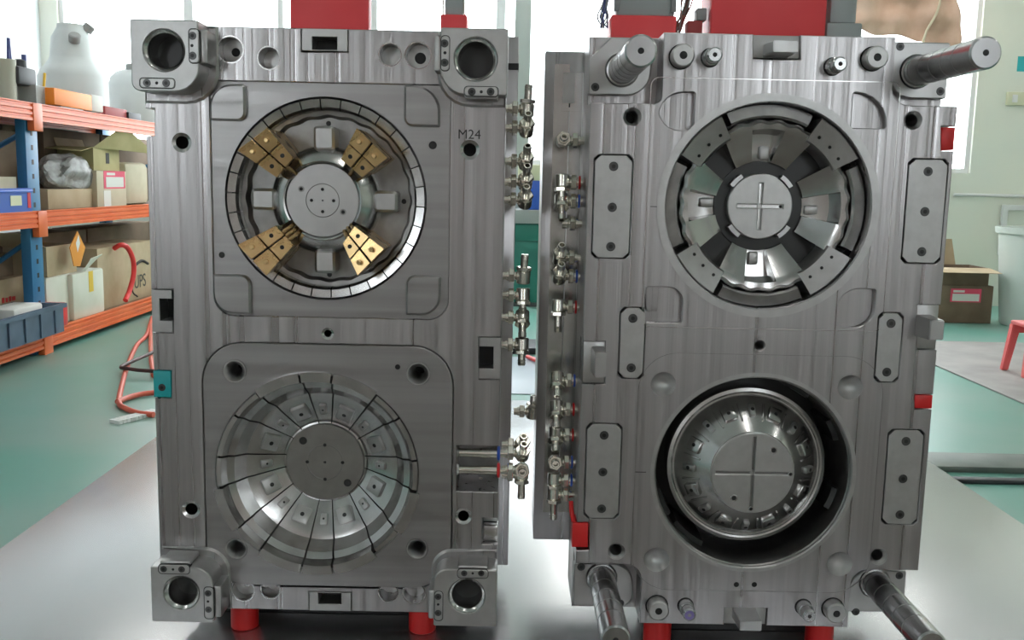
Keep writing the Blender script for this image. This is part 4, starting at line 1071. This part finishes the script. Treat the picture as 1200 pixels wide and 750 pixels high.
shelf_box('film_tray', 57, 112, 222, ZMID - dk, XF - .10, .28, 'card', 'low torn cardboard tray under the crumpled film bundle', 'carton')
crumple('film_bundle', 80, 210, XF - .24, .14, .42, .15, zf(80, 222, XF - .10) + .002, 'film', 'bundle wrapped in crumpled clear film on the torn tray', 'bundle', 3)
t = shelf_box('labelled_carton', 115, 149, 200, ZMID - dk, XF - .06, .3, 'cardlight', 'light carton with a red framed white label on the rack', 'carton')
label_patch(t, 121, 146, 200.5, 221, XF - .06)
x0, x1, y0, y1, z0, z1 = t['ext']
ya, yb = onX(130, 230, XF).y, onX(138, 230, XF).y; box('tape', x1, x1 + .002, ya, yb, z0 + .002, zf(134, 223, x1), 'paper', t)
zt_ = z1
t = shelf_box('open_carton', 112, 142, 173, zt_ + .002, XF - .10, .3, 'olive', 'yellowed open carton with raised flaps on top of the labelled carton', 'carton', True)
x0, x1, y0, y1, z0, z1 = t['ext']
flap(t, [(x1, y0, z1), (x1, y1, z1), (x1 + .16, y1 + .45, z1 - .02), (x1 + .12, y0 + .35, z1 + .20)], 'olive')
flap(t, [(x1, y0, z1), (x0, y0, z1), (x0, y0 - .2, z1 - .02), (x1, y0 - .24, z1 - .04)], 'olive')
flap(t, [(x0, y0, z1), (x0, y1, z1), (x0 - .05, y1, z1 + .15), (x0 - .05, y0, z1 + .15)], 'card')
box('printed_mark', x1, x1 + .002, (y0 + y1) / 2 - .02, (y0 + y1) / 2 + .05, z0 + .06, z0 + .15, 'ink', t)
t = shelf_box('kraft_bag', 150, 176, 190, ZMID - dk, XF - .05, .22, 'cardlight', 'crumpled pale kraft paper bag at the end of the shelf', 'bag', bev=.05)
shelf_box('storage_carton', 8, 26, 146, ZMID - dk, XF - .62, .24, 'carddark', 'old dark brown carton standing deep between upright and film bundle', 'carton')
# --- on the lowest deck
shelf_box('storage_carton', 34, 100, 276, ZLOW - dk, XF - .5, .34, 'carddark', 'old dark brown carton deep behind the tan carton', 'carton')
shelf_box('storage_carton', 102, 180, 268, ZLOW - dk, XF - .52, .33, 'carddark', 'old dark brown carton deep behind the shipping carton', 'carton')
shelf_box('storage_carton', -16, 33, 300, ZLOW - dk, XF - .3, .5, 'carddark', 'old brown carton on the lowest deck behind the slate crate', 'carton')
t = shelf_box('printed_carton', -14, 30, 331, ZLOW - dk, XF - .20, .09, 'card', 'brown carton with red print behind the slate blue crate', 'carton')
x0, x1, y0, y1, z0, z1 = t['ext']
for k, (a, b) in enumerate(((2, 5), (6.5, 9), (10.5, 13), (14, 18))):
    box('red_print', x1, x1 + .0015, onX(a, 350, x1).y, onX(b, 350, x1).y, zf(8, 354, x1), zf(8, 348 + k % 2, x1), 'redplastic', t)
t = shelf_box('white_carton', 50, 80, 327, ZLOW - dk, XF - .04, .3, 'whitecard', 'whitish carton under the tan carton beside the upright', 'carton')
zt_ = t['ext'][5]
t = shelf_box('tan_carton', 52, 87, 290, zt_ + .002, XF - .05, .32, 'card', 'tan open carton stacked on the whitish carton', 'carton', True)
x0, x1, y0, y1, z0, z1 = t['ext']
flap(t, [(x0, y0, z1), (x1, y0, z1), (x1 - .02, y0 - .34, z1 + .12), (x0, y0 - .34, z1 + .12)], 'card')
t = shelf_box('torn_carton', 82, 119, 322, ZLOW - dk, XF + .0, .28, 'whitecard', 'pale torn carton with yellow tape and a folded corner', 'carton', bev=.02)
x0, x1, y0, y1, z0, z1 = t['ext']
box('yellow_tape', x1 + .0005, x1 + .0025, onX(104, 330, x1).y, onX(109, 330, x1).y, zf(106, 342, x1), z1 - .005, 'yellowtape', t)
flap(t, [(x1 - .02, y0 + .2, z1), (x1 - .02, y1 - .3, z1), (x1 + .03, y1 - .32, z1 + .10), (x1 + .02, y0 + .5, z1 + .12)], 'whitecard')
t = shelf_box('shipping_carton', 112, 177, 292, ZLOW - dk, XF - .06, .4, 'card', 'tall kraft shipping carton with a dark printed shield mark', 'carton')
x0, x1, y0, y1, z0, z1 = t['ext']
ym = onX(164, 326, x1).y; zm = zf(164, 330, x1)
text('printed_mark', 'UPS', .17, (x1 + .001, ym, zm), (PI / 2, 0, PI / 2), 'ink', t, .001)
bm = bmesh.new(); sweep_bm(bm, [(x1 + .001, ym - .18, zm + .10), (x1 + .001, ym - .1, zm + .16), (x1 + .001, ym + .05, zm + .19), (x1 + .001, ym + .2, zm + .15)], .014, 6); finish('printed_mark', bm, 'ink', t)
bm = bmesh.new(); sweep_bm(bm, [(x1 + .001, ym - .2, zm + .07), (x1 + .001, ym - .19, zm - .07), (x1 + .001, ym - .08, zm - .13)], .008, 6); finish('printed_mark', bm, 'ink', t)
o = tube('red_air_hose', [onX(134, 291, XF - .04), onX(142, 287, XF + .03), onX(150, 291, XF + .06), onX(156, 305, XF + .07), onX(156.5, 322, XF + .07), onX(152, 340, XF + .06), onX(147, 352, XF + .06)], .022, 'redhose', None, 10)
tag(o, 'bright red air hose looped over the kraft shipping carton', 'hose')
t = thing('paper_tag', tuple(onX(91, 300, XF + .05)), 'orange and white paper tag stuck upright between cartons', 'paper')
Pq = [onX(82, 290, XF + .05), onX(91, 271, XF + .05), onX(100, 290, XF + .05), onX(94, 312, XF + .05), onX(87, 312, XF + .05)]
bm = bmesh.new(); fv = [bm.verts.new(p) for p in Pq]; bv = [bm.verts.new(p + Vector((-.006, 0, 0))) for p in Pq]; bm.faces.new(fv); bm.faces.new(bv[::-1])
for i in range(5): bm.faces.new((fv[i], fv[(i + 1) % 5], bv[(i + 1) % 5], bv[i]))
finish('sheet', bm, 'orangepaper', t, smooth=0)
Pq = [onX(89, 285, XF + .052), onX(92, 275, XF + .052), onX(94, 285, XF + .052), onX(91, 296, XF + .052)]
bm = bmesh.new(); bm.faces.new([bm.verts.new(p) for p in Pq]); finish('white_print', bm, 'paper', t, smooth=0)
# slate crate sticking out of the lowest deck
XCR = XF + .17
t = shelf_box('slate_crate', -20, 69, 0, ZLOW + .004, XCR, .36, 'crate', 'slate blue plastic crate sticking out over the lowest beam', 'crate')
x0, x1, y0, y1, z0, _ = t['ext']; z1 = zf(30, 367, XCR)
for ch in list(t.children): bpy.data.objects.remove(ch)
bm = bmesh.new(); w = .012
for args in ((x0, x1, y0, y0 + w, z0, z1), (x0, x1, y1 - w, y1, z0, z1), (x1 - w, x1, y0 + w, y1 - w, z0, z1), (x0, x0 + w, y0 + w, y1 - w, z0, z1), (x0 + w, x1 - w, y0 + w, y1 - w, z0, z0 + w)): bm_box(bm, *args)
finish('body', bm, 'crate', t)
bm = bmesh.new()
for args in ((x0 - .02, x1 + .02, y0 - .02, y0, z1 - .03, z1), (x0 - .02, x1 + .02, y1, y1 + .02, z1 - .03, z1), (x1, x1 + .02, y0, y1, z1 - .03, z1)): bm_box(bm, *args)
finish('rim', bm, 'crate', t)
yy_ = y0
while yy_ < y1:
    box('rib', x1, x1 + .012, yy_, yy_ + .014, z0 + .01, z1 - .031, 'crate', t); yy_ += .21
box('clutter', x0 + .05, x1 - .1, y0 + .5, y0 + .9, z0 + .013, z1 + .015, 'paper', t, .02); box('clutter', x0 + .08, x1 - .06, y0 + 1.0, y0 + 1.2, z0 + .013, z1 - .02, 'redplastic', t, .02)

# ================================================================== FLOOR ITEMS ON THE LEFT
def floor_pts(l, z): return [onZ(x, y, z) for x, y in l]
o = tube('air_hose', floor_pts([(178, 372), (172, 392), (160, 405), (149, 430), (142, 455), (139.5, 472), (146, 478), (162, 484), (180, 486)], .016), .016, 'hose', None, 10); tag(o, 'orange red air hose curving over the green floor', 'hose')
o = tube('air_hose', floor_pts([(176, 380), (176.5, 400), (177, 420), (180, 440)], .017), .016, 'hose', None, 10); tag(o, 'short straight run of orange hose beside the mould', 'hose')
o = tube('air_hose', floor_pts([(137.5, 471), (150, 466), (165, 462), (182, 460)], .018), .016, 'hose', None, 10); tag(o, 'orange hose end lying across the curved hose', 'hose')
o = tube('dark_cable', floor_pts([(190, 408), (172, 416), (156, 423), (142, 430), (150, 432), (165, 434), (185, 435)], .045), .013, 'dkhose', None, 8); tag(o, 'dark red cable crossing over the orange hoses', 'cable')
P = floor_pts([(137, 497), (150, 498), (186, 489), (184, 483)], .0)
t = thing('perforated_strip', tuple(P[0]), 'white perforated plastic strip lying on the green floor', 'strip')
a, b = onZ(140, 498, 0), onZ(190, 485, 0); d = (b - a); nrm = Vector((-d.y, d.x, 0)).normalized() * .075; n_l = 11
for k in range(n_l):
    p = a + d * (k / n_l); q = a + d * ((k + .82) / n_l)
    bm = bmesh.new(); qs = [p, q, q + nrm, p + nrm]; f0 = [bm.verts.new(v + Vector((0, 0, .001))) for v in qs]; f1 = [bm.verts.new(v + Vector((0, 0, .02))) for v in qs]
    bm.faces.new(f0[::-1]); bm.faces.new(f1)
    for i in range(4): bm.faces.new((f0[i], f0[(i + 1) % 4], f1[(i + 1) % 4], f1[i]))
    finish('link', bm, 'ptfe', t)

# ================================================================== BETWEEN AND BEHIND THE HALVES
YG = YB - .95
g0, g1 = onY(598, 300, YG), onY(650, 300, YG)
t = thing('tool_cabinet', ((g0.x + g1.x) / 2, YG + .25, 0), 'green metal cabinet with a grey top against the back wall', 'cabinet')
zc = onY(620, 262, YG).z
box('body', g0.x, g1.x, YG, YG + .5, .05, zc, 'cabinet', t, .005); box('plinth', g0.x + .02, g1.x - .02, YG + .03, YG + .48, 0.001, .049, 'tableleg', t)
zs = onY(620, 283, YG).z
box('drawer_front', g0.x + .01, g1.x - .01, YG - .012, YG - .001, zs + .01, zc - .01, 'cabinet', t, .003); box('door', g0.x + .01, g1.x - .01, YG - .012, YG - .001, .07, zs - .005, 'cabinet', t, .003)
ztp = onY(620, 246, YG).z
box('worktop', g0.x - .02, g1.x + .05, YG - .03, YG + .52, zc + .001, ztp, 'greybox', t, .004)
a, b = onY(612, 243, YG), onY(640, 212, YG)
o = box('parts_bin', a.x, b.x, YG + .05, YG + .3, ztp + .001, b.z, 'bluebin', None, .01, origin=((a.x + b.x) / 2, YG + .17, ztp + .001)); tag(o, 'blue plastic parts bin on the green cabinet', 'bin')
c_ = onY(620, 193, YG)
o = box('cream_carton', a.x - .05, b.x + .03, YG + .05, YG + .3, b.z + .001, c_.z, 'cream', None, .01, origin=((a.x + b.x) / 2, YG + .17, b.z + .001)); tag(o, 'cream coloured carton on top of the blue bin', 'carton')
a, b = onZ(596, 415, 0), onZ(650, 405, 0)
o = base_box('floor_bar', a.x, b.x, a.y, b.y, 0.001, .05, 'black', .005); tag(o, 'black bar lying on the floor behind the table', 'bar')
a, b = onZ(590, 462, 0), onZ(655, 420, 0)
o = base_box('glare_patch', a.x - .1, b.x + .2, a.y, b.y, 0.001, .006, 'sheet', .002); tag(o, 'pale bluish patch painting the floor glare behind the table', 'sheet')  # thin pale slab paints the bluish glare of the floor
o = tube('air_hose', floor_pts([(618, 418), (630, 423), (640, 430), (655, 434)], .024), .016, 'redhose', None, 8); tag(o, 'red hose lying on the pale bluish glare patch', 'hose')

# ================================================================== RIGHT BACKGROUND
q = onZ(1135, 379, 0); YX = q.y
def back_box(name, px0, px1, py0, z0, Y, dep, m, label, cat='carton', open_top=False):
    a = onY(px0, py0, Y); b = onY(px1, py0, Y)
    t = thing(name, ((a.x + b.x) / 2, Y + dep / 2, z0), label, cat); w = .008
    if open_top:
        bm = bmesh.new()
        for args in ((a.x, b.x, Y, Y + w, z0, a.z), (a.x, b.x, Y + dep - w, Y + dep, z0, a.z), (a.x, a.x + w, Y + w, Y + dep - w, z0, a.z), (b.x - w, b.x, Y + w, Y + dep - w, z0, a.z), (a.x + w, b.x - w, Y + w, Y + dep - w, z0, z0 + w)): bm_box(bm, *args)
        finish('body', bm, m, t)
    else: box('body', a.x, b.x, Y, Y + dep, z0, a.z, m, t, .006)
    t['ext'] = (a.x, b.x, Y, Y + dep, z0, a.z); return t
t = back_box('labelled_carton', 1092, 1165, 334, 0.002, YX, .45, 'carddark', 'dark brown carton with a red framed label on the floor by the wall')
a, b = onY(1114.5, 338, YX), onY(1149, 354.5, YX)
l = box('label', a.x, b.x, YX - .002, YX, b.z, a.z, 'pinklabel', t); w, h = b.x - a.x, a.z - b.z
box('label_field', a.x + w * .06, b.x - w * .06, YX - .003, YX - .0021, b.z + h * .08, b.z + h * .62, 'paper', l); box('label_strip', a.x + w * .08, a.x + w * .45, YX - .003, YX - .0021, b.z + h * .72, b.z + h * .88, 'paper', l)
zt_ = t['ext'][5]
t = back_box('open_carton', 1090, 1160, 313, zt_ + .002, YX + .02, .42, 'carddark', 'brown carton with open kraft flaps on top of the labelled carton', 'carton', True)
x0, x1, y0, y1, z0, z1 = t['ext']
A_ = onY(1166, 313, y0 - .24); B_ = onY(1090, 313, y0 - .24)
flap(t, [(x0, y0, z1), (x1, y0, z1), (x1 + .02, y0 - .22, z1 - .03), (x0, y0 - .22, z1 - .03)], 'card')
flap(t, [(x0, y1, z1), (x1 - .15, y1, z1), (x1 - .2, y1 + .02, z1 + .26), (x0, y1 + .02, z1 + .26)], 'card')
flap(t, [(x1, y0, z1), (x1, y1, z1), (x1 + .13, y1 - .05, z1 - .02), (x1 + .12, y0 + .05, z1 - .05)], 'carddark')
# tub
q = onZ(1226, 384, 0)
t = thing('plastic_tub', (q.x, q.y + .1, 0), 'big pale round plastic tub standing near the wall', 'tub')
sc = (q - CAM).dot(FWD) / FPX; h = onY(1226, 268, q.y).z
lathe('body', (q.x, q.y + .1, 0.002), (0, 0, 1), [(0, 43 * sc), (.03, 45 * sc), (h - .06, 54 * sc), (h - .058, 57 * sc), (h, 58 * sc), (h, 55 * sc), (h - .1, 53 * sc), (.06, 43 * sc), (.06, 0)], 'tub', t, 40)
a = onY(1176, 240, YB - .06); b = onY(1215, 300, YB - .06)
o = plate('board_frame', [(a.x, b.z), (b.x, b.z), (b.x, a.z), (a.x, a.z)], [[(a.x + .06, b.z + .06), (b.x - .06, b.z + .06), (b.x - .06, a.z - .06), (a.x + .06, a.z - .06)]], YB - .06, YB - .02, 'frame', None, .002); tag(o, 'empty pale wooden frame leaning on the wall behind the tub', 'frame')
# socket and sticker on the wall
a, b = onY(1179, 108, YB), onY(1204, 124, YB)
t = thing('wall_socket', ((a.x + b.x) / 2, YB, b.z), 'yellowed surface mounted socket box on the wall', 'socket')
box('housing', a.x, b.x, YB - .05, YB - .0005, b.z, a.z, 'concrete', t, .008); box('switch_plate', a.x + .05, a.x + .11, YB - .056, YB - .0501, b.z + .03, a.z - .03, 'frame', t, .003)
a, b = onY(1193, 66, YB), onY(1205, 84, YB)
o = box('wall_sticker', a.x, b.x, YB - .003, YB - .0005, b.z, a.z, 'cyan', None, 0); tag(o, 'small cyan sticker high on the pale wall', 'sticker')
# tan cloth hung in the window
bm = bmesh.new(); nx, nz = 46, 22; Yc = YB - .22
va = {}
for i in range(nx + 1):
    u = i / nx; px = 1000 + u * 124
    pyb = 30 + 22 * min(1, u * 1.7) ** 1.3 + 4 * math.sin(u * 9)
    for j in range(nz + 1):
        v = j / nz; p = onY(px, -20 + (pyb + 20) * v, Yc)
        p.y += .035 * math.sin(u * 21 + 3 * v) + .03 * math.sin(u * 9 - v * 6) + .02 * math.sin(v * 13 + u * 5)
        va[i, j] = bm.verts.new(p)
for i in range(nx):
    for j in range(nz): bm.faces.new((va[i, j], va[i + 1, j], va[i + 1, j + 1], va[i, j + 1]))
bm.normal_update()
t = thing('window_cloth', tuple(onY(1060, 40, Yc)), 'wrinkled tan cloth hung before the window with a cord', 'cloth')
o = finish('cloth', bm, 'tarp', t, smooth=180, recalc=False)
sd = o.modifiers.new('thickness', 'SOLIDIFY'); sd.thickness = .006
tube('cord', [onY(1105, -12, Yc - .09), onY(1098, 14, Yc - .09), onY(1086, 36, Yc - .08), onY(1081, 52, Yc - .06)], .014, 'cardlight', t, 8)
# red stool on the brown floor plate
sf = onZ(1172, 433, .012) - Vector((0, .33, 0)); H = .385
t = thing('plastic_stool', (sf.x + .17, sf.y + .17, .012), 'coral red plastic stool with square seat and flared legs', 'stool')
box('seat', sf.x + .03, sf.x + .31, sf.y + .03, sf.y + .31, H - .03, H, 'stool', t, .012)
for sx in (0, 1):
    for sy in (0, 1):
        bx_, by_ = sf.x + sx * .30, sf.y + sy * .30; tx_, ty_ = sf.x + .035 + sx * .23, sf.y + .035 + sy * .23
        bm = bmesh.new(); lo = [bm.verts.new((bx_ + a, by_ + b, .0125)) for a, b in ((0, 0), (.045, 0), (.045, .045), (0, .045))]; hi = [bm.verts.new((tx_ + a, ty_ + b, H - .025)) for a, b in ((0, 0), (.06, 0), (.06, .06), (0, .06))]
        bm.faces.new(lo[::-1]); bm.faces.new(hi)
        for i in range(4): bm.faces.new((lo[i], lo[(i + 1) % 4], hi[(i + 1) % 4], hi[i]))
        bmesh.ops.bevel(bm, geom=bm.edges[:], offset=.006, segments=2, affect='EDGES'); finish('leg', bm, 'stool', t)
for y in (sf.y + .05, sf.y + .27): box('apron', sf.x + .05, sf.x + .29, y, y + .012, H - .09, H - .029, 'stool', t, .003)
# brown floor plate and steel bars
o = base_box('floor_plate', -3.2, 3.2, -5.6, -.42, .001, .011, 'flooradded', .002); tag(o, 'unseen dark brown plate added before the table for the mould reflections', 'plate')  # out of view, added so the lower mould faces reflect dark and warm
a = onZ(1088, 421, 0); b = onZ(1200, 480, 0)
o = base_box('floor_plate', (a.x + b.x) / 2, 5.6, b.y - .6, onZ(1150, 402, 0).y, .001, .011, 'mat', .002); tag(o, 'dusty brown steel plate lying on the green floor under the stool', 'plate')
a, b = onZ(1085, 551, 0), onZ(1240, 534, 0)
o = base_box('floor_bar', a.x - .4, b.x + .6, onZ(1120, 554, 0).y, onZ(1120, 537, 0).y, .001, .03, 'floorbar', .004); tag(o, 'wide weathered steel bar on the floor beside the table', 'bar')
o = base_box('floor_bar', a.x - .4, b.x + .6, onZ(1120, 567, 0).y, onZ(1120, 563, 0).y, .001, .02, 'black', .004); tag(o, 'thin dark bar on the floor parallel to the wide bar', 'bar')
